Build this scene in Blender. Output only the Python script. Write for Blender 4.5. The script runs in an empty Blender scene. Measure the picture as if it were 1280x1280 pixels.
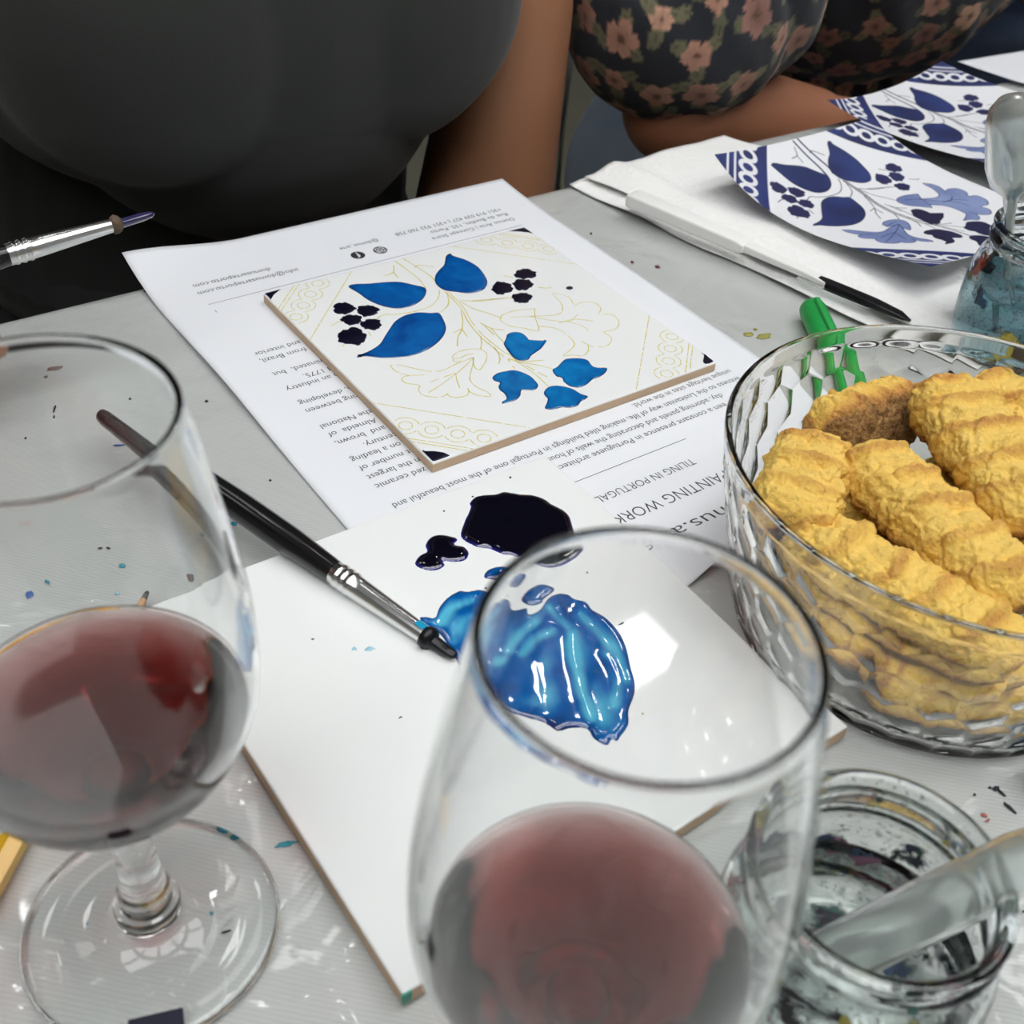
import bpy, bmesh, math, random
import numpy as np
from mathutils import Vector, Matrix, noise, geometry, kdtree

PI = math.pi
random.seed(7)
scene = bpy.context.scene
COL = scene.collection

# ------------------------------------------------------------------ camera, world, exposure
CAM = Vector((-0.2578236, -0.3603372, 0.2693893))
CR = ((0.81926, -0.56953, 0.06661), (0.32337, 0.55481, 0.76656), (0.47354, 0.60648, -0.63871))
cam_data = bpy.data.cameras.new('camera')
cam_data.sensor_width = 36.0
cam_data.lens = 1453.85 / 1280.0 * 36.0
cam_data.clip_start = 0.01
cam_data.dof.use_dof = True
cam_data.dof.focus_distance = 0.44
cam_data.dof.aperture_fstop = 21.0
cam = bpy.data.objects.new('camera', cam_data)
COL.objects.link(cam)
cam.matrix_world = Matrix(((CR[0][0], CR[1][0], -CR[2][0], CAM.x), (CR[0][1], CR[1][1], -CR[2][1], CAM.y),
                           (CR[0][2], CR[1][2], -CR[2][2], CAM.z), (0, 0, 0, 1)))
scene.camera = cam

world = bpy.data.worlds.new('world')
scene.world = world
world.use_nodes = True
bg = world.node_tree.nodes['Background']
bg.inputs[0].default_value = (0.90, 0.95, 1.0, 1)
bg.inputs[1].default_value = 0.60

scene.view_settings.view_transform = 'Standard'
scene.view_settings.look = 'None'
scene.view_settings.gamma = 1.0
scene.view_settings.exposure = -0.32
scene.view_settings.use_curve_mapping = False
cy = scene.cycles
cy.max_bounces = 24
cy.transmission_bounces = 24
cy.glossy_bounces = 6
cy.diffuse_bounces = 4
cy.transparent_max_bounces = 24
cy.caustics_reflective = True
cy.caustics_refractive = True
cy.blur_glossy = 0.15
cy.sample_clamp_indirect = 12.0

PANEL_POWER = 28.0
FILL_POWER = 7.0
FLOOR_Z, CEIL_Z = -0.75, 1.95

# ------------------------------------------------------------------ helpers
def sstep(a, b, x):
    t = min(1.0, max(0.0, (x - a) / (b - a)))
    return t * t * (3 - 2 * t)

def fbm(v, o=4):
    s, a, f = 0.0, 1.0, 1.0
    for _ in range(o):
        s += a * noise.noise(v * f); a *= 0.5; f *= 2.03
    return s

def link(o, parent=None):
    COL.objects.link(o)
    if parent is not None:
        o.parent = parent
    return o

def mesh(name, verts, faces, mat, parent=None, smooth=True, cols=None, local=False, sharp=None):
    """verts in world space unless local; shifted into the parent's space (parents made here are unrotated unless local)"""
    me = bpy.data.meshes.new(name)
    if parent is not None and not local:
        L = parent.location
        if parent.parent is not None:
            L = L + parent.parent.location
        verts = [(v[0] - L[0], v[1] - L[1], v[2] - L[2]) for v in verts]
    me.from_pydata([tuple(v) for v in verts], [], [tuple(f) for f in faces])
    me.validate()
    if mat is not None:
        for m in (mat if isinstance(mat, (list, tuple)) else [mat]):
            me.materials.append(m)
    if smooth:
        me.polygons.foreach_set('use_smooth', [True] * len(me.polygons))
        if sharp is not None:
            me.set_sharp_from_angle(angle=math.radians(sharp))
    if cols is not None:
        a = me.color_attributes.new('Col', 'FLOAT_COLOR', 'POINT')
        a.data.foreach_set('color', np.asarray(cols, dtype=np.float32).ravel())
    me.update()
    o = bpy.data.objects.new(name, me)
    link(o, parent)
    return o

def thing(name, label, cat, loc=(0, 0, 0), group=None, kind=None):
    o = bpy.data.objects.new(name, None)
    o.empty_display_size = 0.02
    COL.objects.link(o)
    o.location = loc
    tag(o, label, cat, group, kind)
    return o

def tag(o, label=None, cat=None, group=None, kind=None):
    if label: o['label'] = label
    if cat: o['category'] = cat
    if group: o['group'] = group
    if kind: o['kind'] = kind
    return o

def orient(o, p0, p1, up=(0, 0, 1)):
    """place a thing built along local +X so that it runs from p0 towards p1"""
    x = (Vector(p1) - Vector(p0)).normalized()
    y = Vector(up).cross(x).normalized()
    z = x.cross(y)
    m = Matrix(((x.x, y.x, z.x, p0[0]), (x.y, y.y, z.y, p0[1]), (x.z, y.z, z.z, p0[2]), (0, 0, 0, 1)))
    o.matrix_world = m
    return o

def lathe(prof, n=64, c=(0, 0, 0), closed=False):
    V, F = [], []
    k = len(prof)
    for (r, z) in prof:
        for j in range(n):
            a = 2 * PI * j / n
            V.append((c[0] + r * math.cos(a), c[1] + r * math.sin(a), c[2] + z))
    rng = k if closed else k - 1
    for i in range(rng):
        i2 = (i + 1) % k
        for j in range(n):
            j2 = (j + 1) % n
            F.append((i * n + j, i * n + j2, i2 * n + j2, i2 * n + j))
    if not closed:
        if prof[0][0] < 1e-6 or True:
            F.append(tuple(range(n))[::-1])
            F.append(tuple((k - 1) * n + j for j in range(n)))
    return V, F

def tube(path, radii, n=16, flat=1.0, upv=(0, 0, 1)):
    """tube round a path; end caps are discs"""
    P = [Vector(p) for p in path]
    V, F = [], []
    up = Vector(upv)
    for i, p in enumerate(P):
        d = (P[min(i + 1, len(P) - 1)] - P[max(i - 1, 0)]).normalized()
        s = d.cross(up)
        if s.length < 1e-4: s = d.cross(Vector((1, 0, 0)))
        s.normalize(); u = s.cross(d)
        r = radii[i] if hasattr(radii, '__len__') else radii
        for j in range(n):
            a = 2 * PI * j / n
            V.append(p + s * (r * math.cos(a)) + u * (r * flat * math.sin(a)))
    for i in range(len(P) - 1):
        for j in range(n):
            j2 = (j + 1) % n
            F.append((i * n + j, i * n + j2, (i + 1) * n + j2, (i + 1) * n + j))
    F.append(tuple(range(n))[::-1]); F.append(tuple((len(P) - 1) * n + j for j in range(n)))
    return V, F

def xlathe(prof, n=24, flat=1.0):
    """solid of revolution about local X from (x, r) pairs"""
    V, F = [], []
    for (x, r) in prof:
        for j in range(n):
            a = 2 * PI * j / n
            V.append((x, r * math.cos(a), r * flat * math.sin(a)))
    k = len(prof)
    for i in range(k - 1):
        for j in range(n):
            j2 = (j + 1) % n
            F.append((i * n + j, (i + 1) * n + j, (i + 1) * n + j2, i * n + j2))
    F.append(tuple(range(n))); F.append(tuple((k - 1) * n + j for j in range(n))[::-1])
    return V, F

def box(x0, x1, y0, y1, z0, z1, bev=0.0, seg=2):
    bm = bmesh.new()
    vs = [bm.verts.new(p) for p in ((x0, y0, z0), (x1, y0, z0), (x1, y1, z0), (x0, y1, z0), (x0, y0, z1), (x1, y0, z1), (x1, y1, z1), (x0, y1, z1))]
    for f in ((3, 2, 1, 0), (4, 5, 6, 7), (0, 1, 5, 4), (1, 2, 6, 5), (2, 3, 7, 6), (3, 0, 4, 7)):
        bm.faces.new([vs[i] for i in f])
    if bev:
        bmesh.ops.bevel(bm, geom=list(bm.edges), offset=bev, segments=seg, profile=0.5, affect='EDGES')
    bm.verts.index_update()
    V = [v.co.copy() for v in bm.verts]; F = [[v.index for v in f.verts] for f in bm.faces]
    bm.free()
    return V, F

def merge(*vf):
    V, F = [], []
    for v, f in vf:
        o = len(V); V += list(v); F += [tuple(i + o for i in q) for q in f]
    return V, F

def crom(pts, n=4, closed=True):
    """Catmull-Rom through points"""
    P = [np.array(p, float) for p in pts]; k = len(P); out = []
    for i in range(k if closed else k - 1):
        if closed:
            a, b, c, d = P[i - 1], P[i], P[(i + 1) % k], P[(i + 2) % k]
        else:
            a, b, c, d = P[max(i - 1, 0)], P[i], P[i + 1], P[min(i + 2, k - 1)]
        for j in range(n):
            t = j / n
            out.append(0.5 * (2 * b + (c - a) * t + (2 * a - 5 * b + 4 * c - d) * t * t + (3 * b - a - 3 * c + d) * t ** 3))
    if not closed: out.append(P[-1])
    return out

def area2(P):
    return 0.5 * sum(P[i][0] * P[(i + 1) % len(P)][1] - P[(i + 1) % len(P)][0] * P[i][1] for i in range(len(P)))

def ccw(P):
    return P if area2(P) > 0 else P[::-1]

def inset(P, d):
    n = len(P); out = []
    for i in range(n):
        a, b, c = P[i - 1], P[i], P[(i + 1) % n]
        t = np.array(c) - np.array(a); l = np.hypot(*t) or 1
        nrm = np.array((-t[1], t[0])) / l
        out.append(np.array(b) + nrm * d)
    return out

def puddle(outline, z0, steps):
    """raised glaze: outline (metres, ccw) with inset rings [(inset, height)], filled on top. returns V, F, ring index per vertex"""
    P = ccw([np.array(p, float) for p in outline])
    V, F, idx = [], [], []
    n = len(P)
    for k, (d, h) in enumerate(steps):
        Q = inset(P, d) if d else P
        for q in Q: V.append((q[0], q[1], z0 + h)); idx.append(k)
    for k in range(len(steps) - 1):
        for j in range(n):
            j2 = (j + 1) % n
            F.append((k * n + j, k * n + j2, (k + 1) * n + j2, (k + 1) * n + j))
    o = (len(steps) - 1) * n
    tess = geometry.tessellate_polygon([[Vector((V[o + j][0], V[o + j][1], 0)) for j in range(n)]])
    for t in tess:
        a = [o + i for i in t]
        u, v, w = (V[i] for i in a)
        if (v[0] - u[0]) * (w[1] - u[1]) - (w[0] - u[0]) * (v[1] - u[1]) < 0: a = a[::-1]
        F.append(tuple(a))
    return V, F, idx

def ribbon(pts, w, z, jitter=0.0, gap=0.0):
    P = [np.array(p, float) for p in pts]
    V, F = [], []
    prev = False
    for i, p in enumerate(P):
        t = P[min(i + 1, len(P) - 1)] - P[max(i - 1, 0)]
        l = np.hypot(*t) or 1
        nn = np.array((-t[1], t[0])) / l
        ww = w * 0.5 * (1 + random.uniform(-jitter, jitter))
        V.append((p[0] + nn[0] * ww, p[1] + nn[1] * ww, z)); V.append((p[0] - nn[0] * ww, p[1] - nn[1] * ww, z))
        if i and random.random() >= gap:
            F.append((2 * i - 2, 2 * i - 1, 2 * i + 1, 2 * i))
    return V, F

# ------------------------------------------------------------------ materials
class NT:
    def __init__(s, name):
        s.m = bpy.data.materials.new(name); s.m.use_nodes = True
        s.t = s.m.node_tree; s.n = s.t.nodes; s.p = s.n['Principled BSDF']; s.out = s.n['Material Output']
    def add(s, typ, **kw):
        x = s.n.new(typ)
        for k, v in kw.items():
            if isinstance(v, bpy.types.NodeSocket): s.t.links.new(v, x.inputs[k.replace('_', ' ')])
            elif k.replace('_', ' ') in x.inputs and not hasattr(type(x), k): x.inputs[k.replace('_', ' ')].default_value = v
            else: setattr(x, k, v)
        return x
    def ln(s, a, b): s.t.links.new(a, b)
    def coord(s, kind='Object', scale=None, rot=None):
        c = s.add('ShaderNodeTexCoord').outputs[kind]
        if scale is None: return c
        mp = s.add('ShaderNodeMapping'); s.ln(c, mp.inputs[0]); mp.inputs['Scale'].default_value = scale if hasattr(scale, '__len__') else (scale,) * 3
        if rot: mp.inputs['Rotation'].default_value = rot
        return mp.outputs[0]
    def noise(s, co, scale=5, detail=4, rough=0.55, dist=0.0):
        x = s.add('ShaderNodeTexNoise'); s.ln(co, x.inputs['Vector'])
        x.inputs['Scale'].default_value = scale; x.inputs['Detail'].default_value = detail; x.inputs['Roughness'].default_value = rough; x.inputs['Distortion'].default_value = dist
        return x.outputs['Fac']
    def ramp(s, fac, stops):
        x = s.add('ShaderNodeValToRGB'); s.ln(fac, x.inputs[0]); cr = x.color_ramp
        while len(cr.elements) < len(stops): cr.elements.new(0.5)
        for e, (p, c) in zip(cr.elements, stops):
            e.position = p; e.color = (*c, 1) if len(c) == 3 else c
        return x.outputs[0]
    def mix(s, fac, a, b, blend='MIX'):
        x = s.add('ShaderNodeMix', data_type='RGBA', blend_type=blend)
        for sock, v in ((x.inputs[0], fac), (x.inputs[6], a), (x.inputs[7], b)):
            if isinstance(v, bpy.types.NodeSocket): s.ln(v, sock)
            else: sock.default_value = v if not hasattr(v, '__len__') else ((*v, 1) if len(v) == 3 else v)
        return x.outputs[2]
    def math(s, op, a, b=0.0):
        x = s.add('ShaderNodeMath', operation=op)
        for sock, v in ((x.inputs[0], a), (x.inputs[1], b)):
            if isinstance(v, bpy.types.NodeSocket): s.ln(v, sock)
            else: sock.default_value = v
        return x.outputs[0]
    def bump(s, h, strength=0.3, dist=0.001, target='Normal'):
        x = s.add('ShaderNodeBump'); s.ln(h, x.inputs['Height']); x.inputs['Strength'].default_value = strength; x.inputs['Distance'].default_value = dist
        s.ln(x.outputs[0], s.p.inputs[target]); return x.outputs[0]
    def set(s, **kw):
        for k, v in kw.items():
            k = k.replace('_', ' ')
            if isinstance(v, bpy.types.NodeSocket): s.ln(v, s.p.inputs[k])
            else: s.p.inputs[k].default_value = (*v, 1) if hasattr(v, '__len__') and len(v) == 3 and 'Radius' not in k else v
        return s

def lin(r, g, b):
    f = lambda c: (c / 255 / 12.92) if c <= 10 else ((c / 255 + 0.055) / 1.055) ** 2.4
    return (f(r), f(g), f(b))

def plain(name, col, rough=0.5, var=0.06, scale=40, bump=0.0, **kw):
    t = NT(name)
    n = t.noise(t.coord('Object'), scale, 3)
    t.set(Base_Color=t.mix(n, tuple(c * (1 - var) for c in col), tuple(min(1, c * (1 + var)) for c in col)), Roughness=rough, **kw)
    if bump: t.bump(n, bump, 0.0005)
    return t.m

def vcol(name, rough=0.5, bump=None, **kw):
    t = NT(name)
    a = t.add('ShaderNodeVertexColor', layer_name='Col')
    t.set(Base_Color=a.outputs[0], Roughness=rough, **kw)
    if bump:
        n = t.noise(t.coord('Object'), bump[0], 4); t.bump(n, bump[1], bump[2])
    return t.m

def glassy(name, col=(1, 1, 1), ior=1.47, rough=0.0):
    t = NT(name)
    g = t.add('ShaderNodeBsdfGlass'); g.inputs['Color'].default_value = (*col, 1); g.inputs['IOR'].default_value = ior; g.inputs['Roughness'].default_value = rough
    t.ln(g.outputs[0], t.out.inputs['Surface'])
    return t.m

M = {}
M['glass'] = glassy('clear_glass', (0.985, 0.99, 0.988), 1.47)
M['bowl_glass'] = glassy('faceted_plastic', (0.985, 0.988, 0.985), 1.38)

t = NT('red_wine')
g = t.add('ShaderNodeBsdfGlass'); g.inputs['Color'].default_value = (1, 1, 1, 1); g.inputs['IOR'].default_value = 1.34
va = t.add('ShaderNodeVolumeAbsorption'); va.inputs['Color'].default_value = (0.62, 0.06, 0.025, 1); va.inputs['Density'].default_value = 235.0
tr_ = t.add('ShaderNodeBsdfTransparent'); top_ = t.add('ShaderNodeVertexColor', layer_name='Col'); ms = t.add('ShaderNodeMixShader')
t.ln(top_.outputs[0], ms.inputs[0]); t.ln(tr_.outputs[0], ms.inputs[1]); t.ln(g.outputs[0], ms.inputs[2])   # free surface refracts; the wetted side is the glass wall's own interface
t.ln(ms.outputs[0], t.out.inputs['Surface']); t.ln(va.outputs[0], t.out.inputs['Volume'])
M['wine'] = t.m
M['wetted_glass'] = glassy('glass_against_wine', (1, 1, 1), 1.47 / 1.34)

def water_mat(name, col, dens):
    t = NT(name)
    g = t.add('ShaderNodeBsdfGlass'); g.inputs['Color'].default_value = (1, 1, 1, 1); g.inputs['IOR'].default_value = 1.33
    va = t.add('ShaderNodeVolumeAbsorption'); va.inputs['Color'].default_value = (*col, 1); va.inputs['Density'].default_value = dens
    t.ln(g.outputs[0], t.out.inputs['Surface']); t.ln(va.outputs[0], t.out.inputs['Volume'])
    return t.m
M['water'] = water_mat('rinse_water', (0.78, 0.86, 0.83), 12)
M['water_blue'] = water_mat('blue_rinse_water', (0.30, 0.56, 0.64), 42)

# tablecloth: ribbed grey-white weave under a clear wavy vinyl skin
t = NT('vinyl_tablecloth')
co = t.coord('Object')
wv = t.add('ShaderNodeTexWave', wave_type='BANDS', bands_direction='DIAGONAL'); t.ln(co, wv.inputs[0]); wv.inputs['Scale'].default_value = 330; wv.inputs['Distortion'].default_value = 1.2; wv.inputs['Detail'].default_value = 1; wv.inputs['Detail Scale'].default_value = 0.15
n1 = t.noise(co, 6, 4); n2 = t.noise(co, 45, 5)
base = t.mix(n1, lin(176, 180, 178), lin(198, 201, 199))
base = t.mix(t.math('MULTIPLY', wv.outputs['Fac'], 0.30), base, lin(160, 163, 160))
base = t.mix(t.ramp(n2, [(0.62, (0, 0, 0)), (0.8, (0.25, 0.25, 0.25))]), base, lin(165, 166, 160))
t.set(Base_Color=base, Roughness=0.55, Coat_Weight=1.0, Coat_Roughness=0.07, Coat_IOR=1.45)
t.bump(wv.outputs['Fac'], 0.25, 0.0002)
cn = t.noise(co, 22, 3, 0.5, 0.6)
b2 = t.add('ShaderNodeBump'); t.ln(cn, b2.inputs['Height']); b2.inputs['Strength'].default_value = 0.75; b2.inputs['Distance'].default_value = 0.008
t.ln(b2.outputs[0], t.p.inputs['Coat Normal'])
M['cloth'] = t.m

M['paper'] = plain('printer_paper', lin(226, 229, 234), 0.75, 0.012, 8)
M['ink_grey'] = plain('printed_ink', lin(62, 64, 68), 0.7)
M['ink_black'] = plain('printed_black', lin(40, 42, 46), 0.7)
t = NT('tile_glaze'); t.set(Base_Color=t.mix(t.noise(t.coord('Object'), 20, 3), lin(230, 233, 232), lin(235, 238, 237)), Roughness=0.035)
M['glaze'] = t.m
t = NT('bisque_clay'); co = t.coord('Object'); t.set(Base_Color=t.mix(t.noise(co, 160, 4), lin(186, 158, 130), lin(206, 182, 154)), Roughness=0.85); t.bump(t.noise(co, 900, 2), 0.2, 0.0003)
M['bisque'] = t.m
t = NT('leaf_blue_glaze'); a = t.add('ShaderNodeVertexColor', layer_name='Col'); co = t.coord('Object')
n1 = t.ramp(t.noise(co, 75, 2, 0.5, 0.6), [(0.30, (0, 0, 0)), (0.70, (1, 1, 1))])
t.set(Base_Color=t.mix(t.mix(n1, (0.42, 0.46, 0.55), (1.25, 1.30, 1.25)), (0, 0, 0), a.outputs[0], 'MIX') if False else t.mix(1.0, a.outputs[0], t.mix(n1, (0.42, 0.50, 0.64), (1.15, 1.18, 1.08)), 'MULTIPLY'), Roughness=0.15, Coat_Weight=0.7, Coat_Roughness=0.02)
t.bump(t.noise(co, 60, 3), 0.25, 0.001)
M['leaf_blue'] = t.m
M['berry_navy'] = vcol('berry_navy_glaze', 0.35, None, Specular_IOR_Level=0.35)
M['navy_glaze'] = plain('navy_glaze', (0.006, 0.004, 0.035), 0.12, 0.3, 200, Coat_Weight=0.8, Coat_Roughness=0.03)
M['black_paint'] = vcol('wet_black_paint', 0.05, (90, 0.12, 0.001), Coat_Weight=1.0, Coat_Roughness=0.01)
M['blue_paint'] = vcol('wet_blue_paint', 0.08, None, Coat_Weight=1.0, Coat_Roughness=0.02)
M['sketch'] = plain('yellow_sketch_line', lin(204, 190, 84), 0.6, 0.12, 300)
M['print'] = vcol('printed_design_paper', 0.6)
M['tissue'] = None
t = NT('paper_towel'); co = t.coord('Object'); vo = t.add('ShaderNodeTexVoronoi'); t.ln(co, vo.inputs['Vector']); vo.inputs['Scale'].default_value = 330
t.set(Base_Color=t.mix(t.noise(co, 30, 4), lin(231, 232, 230), lin(243, 243, 241)), Roughness=0.95); t.bump(t.math('ADD', vo.outputs['Distance'], t.noise(co, 25, 3)), 0.5, 0.0012)
M['tissue'] = t.m
M['black_lacquer'] = plain('black_lacquer', (0.004, 0.004, 0.005), 0.22, 0.3, 60, Coat_Weight=0.35, Coat_Roughness=0.08)
t = NT('nickel_ferrule'); t.set(Base_Color=lin(225, 226, 226), Metallic=1.0, Roughness=0.22); t.bump(t.noise(t.coord('Object', (8, 300, 300)), 4, 2), 0.12, 0.0005)
M['ferrule'] = t.m
M['bristle_black'] = plain('inky_black_bristle', (0.003, 0.003, 0.006), 0.4, 0.3, 300, 0.6, Specular_IOR_Level=0.3, Coat_Weight=0.15, Coat_Roughness=0.1)
M['bristle_purple'] = plain('purple_wet_bristle', lin(44, 40, 84), 0.2, 0.3, 200, 0.4, Coat_Weight=1.0, Coat_Roughness=0.05)
M['crust'] = plain('dried_brown_paint', lin(92, 76, 60), 0.8, 0.4, 400, 0.8)
M['cyan_paint'] = plain('cyan_paint', lin(18, 150, 190), 0.2, 0.3, 200)
M['white_plastic'] = plain('white_plastic', lin(240, 240, 238), 0.3, 0.02, 20)
M['clear_plastic'] = glassy('frosted_plastic', (0.93, 0.95, 0.94), 1.35, 0.28)
t = NT('milky_plastic'); t.set(Base_Color=lin(206, 214, 210), Roughness=0.28, Transmission_Weight=0.80, IOR=1.25)
M['milky'] = t.m
M['green_plastic'] = plain('green_plastic', lin(34, 158, 74), 0.38, 0.06, 30)
M['blue_plastic'] = plain('light_blue_plastic', lin(88, 140, 196), 0.4, 0.06, 30)
M['blue_dark'] = plain('dark_blue_plastic', lin(30, 62, 110), 0.5)
M['yellow_pencil'] = plain('yellow_pencil_lacquer', lin(226, 176, 24), 0.3, 0.06, 40, Coat_Weight=0.6)
M['pencil_wood'] = plain('pencil_wood', lin(196, 150, 110), 0.8, 0.2, 200)
M['graphite'] = plain('graphite', lin(62, 62, 64), 0.4)
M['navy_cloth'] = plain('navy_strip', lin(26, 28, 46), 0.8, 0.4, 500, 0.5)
M['skin'] = None
for nm, c1_, c2_ in (('skin_tan', lin(140, 96, 68), lin(158, 110, 80)), ('skin_brown', lin(146, 96, 70), lin(166, 112, 84))):
    t = NT(nm); co = t.coord('Object')
    t.set(Base_Color=t.mix(t.noise(co, 14, 5), c1_, c2_), Roughness=0.5, Subsurface_Weight=0.12, Subsurface_Radius=(0.008, 0.004, 0.002), Subsurface_Scale=0.6)
    t.bump(t.noise(co, 500, 3), 0.15, 0.0004)
    M[nm] = t.m

def fabric(name, c1_, c2_, scale=900, bump=0.4, rough=0.9):
    t = NT(name); co = t.coord('Object')
    w1 = t.add('ShaderNodeTexWave', bands_direction='X'); t.ln(co, w1.inputs[0]); w1.inputs['Scale'].default_value = scale / 3
    w2 = t.add('ShaderNodeTexWave', bands_direction='Z'); t.ln(co, w2.inputs[0]); w2.inputs['Scale'].default_value = scale / 3
    h = t.math('MULTIPLY', w1.outputs['Fac'], w2.outputs['Fac'])
    t.set(Base_Color=t.mix(t.noise(co, 10, 6, 0.6), c1_, c2_), Roughness=rough, Sheen_Weight=0.15)
    t.bump(h, bump * .4, 0.0004)
    return t.m
M['charcoal_knit'] = fabric('charcoal_jersey', lin(26, 29, 27), lin(33, 36, 33))
M['black_denim'] = fabric('black_denim', lin(30, 30, 32), lin(48, 48, 50), 700)
M['blue_denim'] = fabric('light_blue_denim', lin(132, 150, 176), lin(172, 186, 206), 700)
M['mid_denim'] = fabric('mid_blue_denim', lin(112, 138, 176), lin(146, 166, 198), 700)
M['floral'] = vcol('floral_blouse', 0.85, (120, 0.3, 0.002), Sheen_Weight=0.1)
M['dark_top'] = fabric('dark_grey_top', lin(50, 52, 60), lin(64, 66, 74))
M['hair'] = plain('dark_brown_hair', lin(44, 32, 26), 0.45, 0.4, 60, 0.5)
M['white_metal'] = plain('white_painted_metal', lin(232, 232, 228), 0.35, 0.03, 10)
t = NT('concrete_floor'); co = t.coord('Object')
t.set(Base_Color=t.mix(t.noise(co, 3, 8, 0.65), lin(104, 102, 88), lin(136, 134, 118)), Roughness=0.75); t.bump(t.noise(co, 40, 5), 0.2, 0.003)
M['floor'] = t.m
M['wall'] = plain('plaster_wall', lin(150, 150, 146), 0.9, 0.04, 3)
M['ceiling'] = plain('ceiling_board', lin(150, 150, 150), 0.9, 0.03, 4)
M['wood_top'] = plain('table_board', lin(180, 150, 118), 0.6, 0.1, 12)
for nm, pw in (('lamp', PANEL_POWER), ('fill_lamp', FILL_POWER), ('soft_lamp', PANEL_POWER * 0.13)):
    t = NT(nm + '_diffuser')
    e = t.add('ShaderNodeEmission'); e.inputs[0].default_value = (1.0, 1.0, 1.0, 1); e.inputs[1].default_value = pw
    t.ln(e.outputs[0], t.out.inputs['Surface']); M[nm] = t.m

# biscuits: golden dough, toasted on the peaks (toast is baked into the vertex colour as the dough's own colour)
t = NT('butter_biscuit'); a = t.add('ShaderNodeVertexColor', layer_name='Col'); co = t.coord('Object')
fine = t.noise(co, 900, 4, 0.7)
t.set(Base_Color=t.mix(t.ramp(fine, [(0.35, (0.0, 0.0, 0.0)), (0.68, (0.75, 0.75, 0.75))]), a.outputs[0], t.mix(0.5, a.outputs[0], lin(240, 206, 120))), Roughness=0.8, Subsurface_Weight=0.08, Subsurface_Radius=(0.003, 0.0015, 0.0006), Subsurface_Scale=0.5)
vc_ = t.add('ShaderNodeTexVoronoi'); t.ln(co, vc_.inputs['Vector']); vc_.inputs['Scale'].default_value = 620
t.bump(t.math('ADD', t.math('MULTIPLY', fine, 0.8), t.math('ADD', t.math('MULTIPLY', vc_.outputs['Distance'], 0.5), t.noise(co, 300, 4, 0.7))), 0.9, 0.0011)
M['biscuit'] = t.m

# jar glass: clear glass with dried paint smears on it
def stained_glass(name, seed, thresh):
    t = NT(name); co = t.coord('Object')
    mp = t.add('ShaderNodeMapping'); t.ln(co, mp.inputs[0]); mp.inputs['Location'].default_value = (seed, seed * 0.7, seed * 1.3)
    v = mp.outputs[0]
    g = t.add('ShaderNodeBsdfGlass'); g.inputs['Color'].default_value = (0.96, 0.975, 0.97, 1); g.inputs['IOR'].default_value = 1.45
    hue = t.add('ShaderNodeTexVoronoi'); t.ln(v, hue.inputs['Vector']); hue.inputs['Scale'].default_value = 120
    sep = t.add('ShaderNodeSeparateColor'); t.ln(hue.outputs['Color'], sep.inputs[0])
    c = t.ramp(sep.outputs[0], [(0.0, lin(26, 26, 44)), (0.26, lin(40, 62, 96)), (0.42, lin(40, 88, 80)), (0.56, lin(150, 66, 46)), (0.63, lin(140, 88, 118)), (0.72, lin(168, 156, 60)), (0.79, lin(34, 34, 38))])
    c.node.color_ramp.interpolation = 'CONSTANT'
    p = t.p; t.ln(c, p.inputs['Base Color']); p.inputs['Roughness'].default_value = 0.5
    xyz = t.add('ShaderNodeSeparateXYZ'); t.ln(co, xyz.inputs[0]); zc = xyz.outputs[2]
    low = t.math('MULTIPLY', t.math('LESS_THAN', zc, .046), .07)
    rimb = t.math('MULTIPLY', t.math('MULTIPLY', t.math('GREATER_THAN', zc, .0515), t.math('LESS_THAN', zc, .0585)), .10)
    nn = t.math('ADD', t.noise(v, 55, 4, 0.6, 0.4), t.math('ADD', low, rimb))
    mask = t.ramp(nn, [(thresh, (0, 0, 0)), (thresh + 0.05, (1, 1, 1))])
    film = t.ramp(t.noise(v, 420, 3, 0.7), [(0.58, (0, 0, 0)), (0.68, (0.55, 0.55, 0.55))])
    mx = t.math('MAXIMUM', mask, film)
    sh = t.add('ShaderNodeMixShader'); t.ln(mx, sh.inputs[0]); t.ln(g.outputs[0], sh.inputs[1]); t.ln(p.outputs[0], sh.inputs[2])
    t.ln(sh.outputs[0], t.out.inputs['Surface'])
    return t.m
M['jar_a'] = stained_glass('paint_stained_jar_glass', 0.52, 0.635)
M['jar_b'] = stained_glass('paint_stained_flask_glass', 1.91, 0.62)

# ------------------------------------------------------------------ the setting
def slab(name, x0, x1, y0, y1, z0, z1, mat):
    V, F = box(x0, x1, y0, y1, z0, z1)
    return tag(mesh(name, V, F, mat, smooth=False), kind='structure')
RX0, RX1, RY0, RY1 = -2.6, 3.6, -2.2, 3.4
slab('floor', RX0 - .1, RX1 + .1, RY0 - .1, RY1 + .1, FLOOR_Z - 0.1, FLOOR_Z, M['floor'])
slab('ceiling', RX0, RX1, RY0, RY1, CEIL_Z, CEIL_Z + 0.08, M['ceiling'])
slab('wall_far', RX0 - .1, RX1 + .1, RY1, RY1 + 0.1, FLOOR_Z, CEIL_Z + .08, M['wall'])
slab('wall_right', RX1, RX1 + 0.1, RY0, RY1, FLOOR_Z, CEIL_Z + .08, M['wall'])
slab('wall_left', RX0 - .1, RX0, RY0, RY1, FLOOR_Z, CEIL_Z + .08, M['wall'])
slab('wall_near', RX0 - .1, RX1 + .1, RY0 - .1, RY0, FLOOR_Z, CEIL_Z + .08, M['wall'])
for nm, (a, b, c, d) in {'baseboard_far': (RX0, RX1, RY1 - .015, RY1), 'baseboard_right': (RX1 - .015, RX1, RY0, RY1 - .015)}.items():
    slab(nm, a, b, c, d, FLOOR_Z, FLOOR_Z + .09, M['white_metal'])

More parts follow.
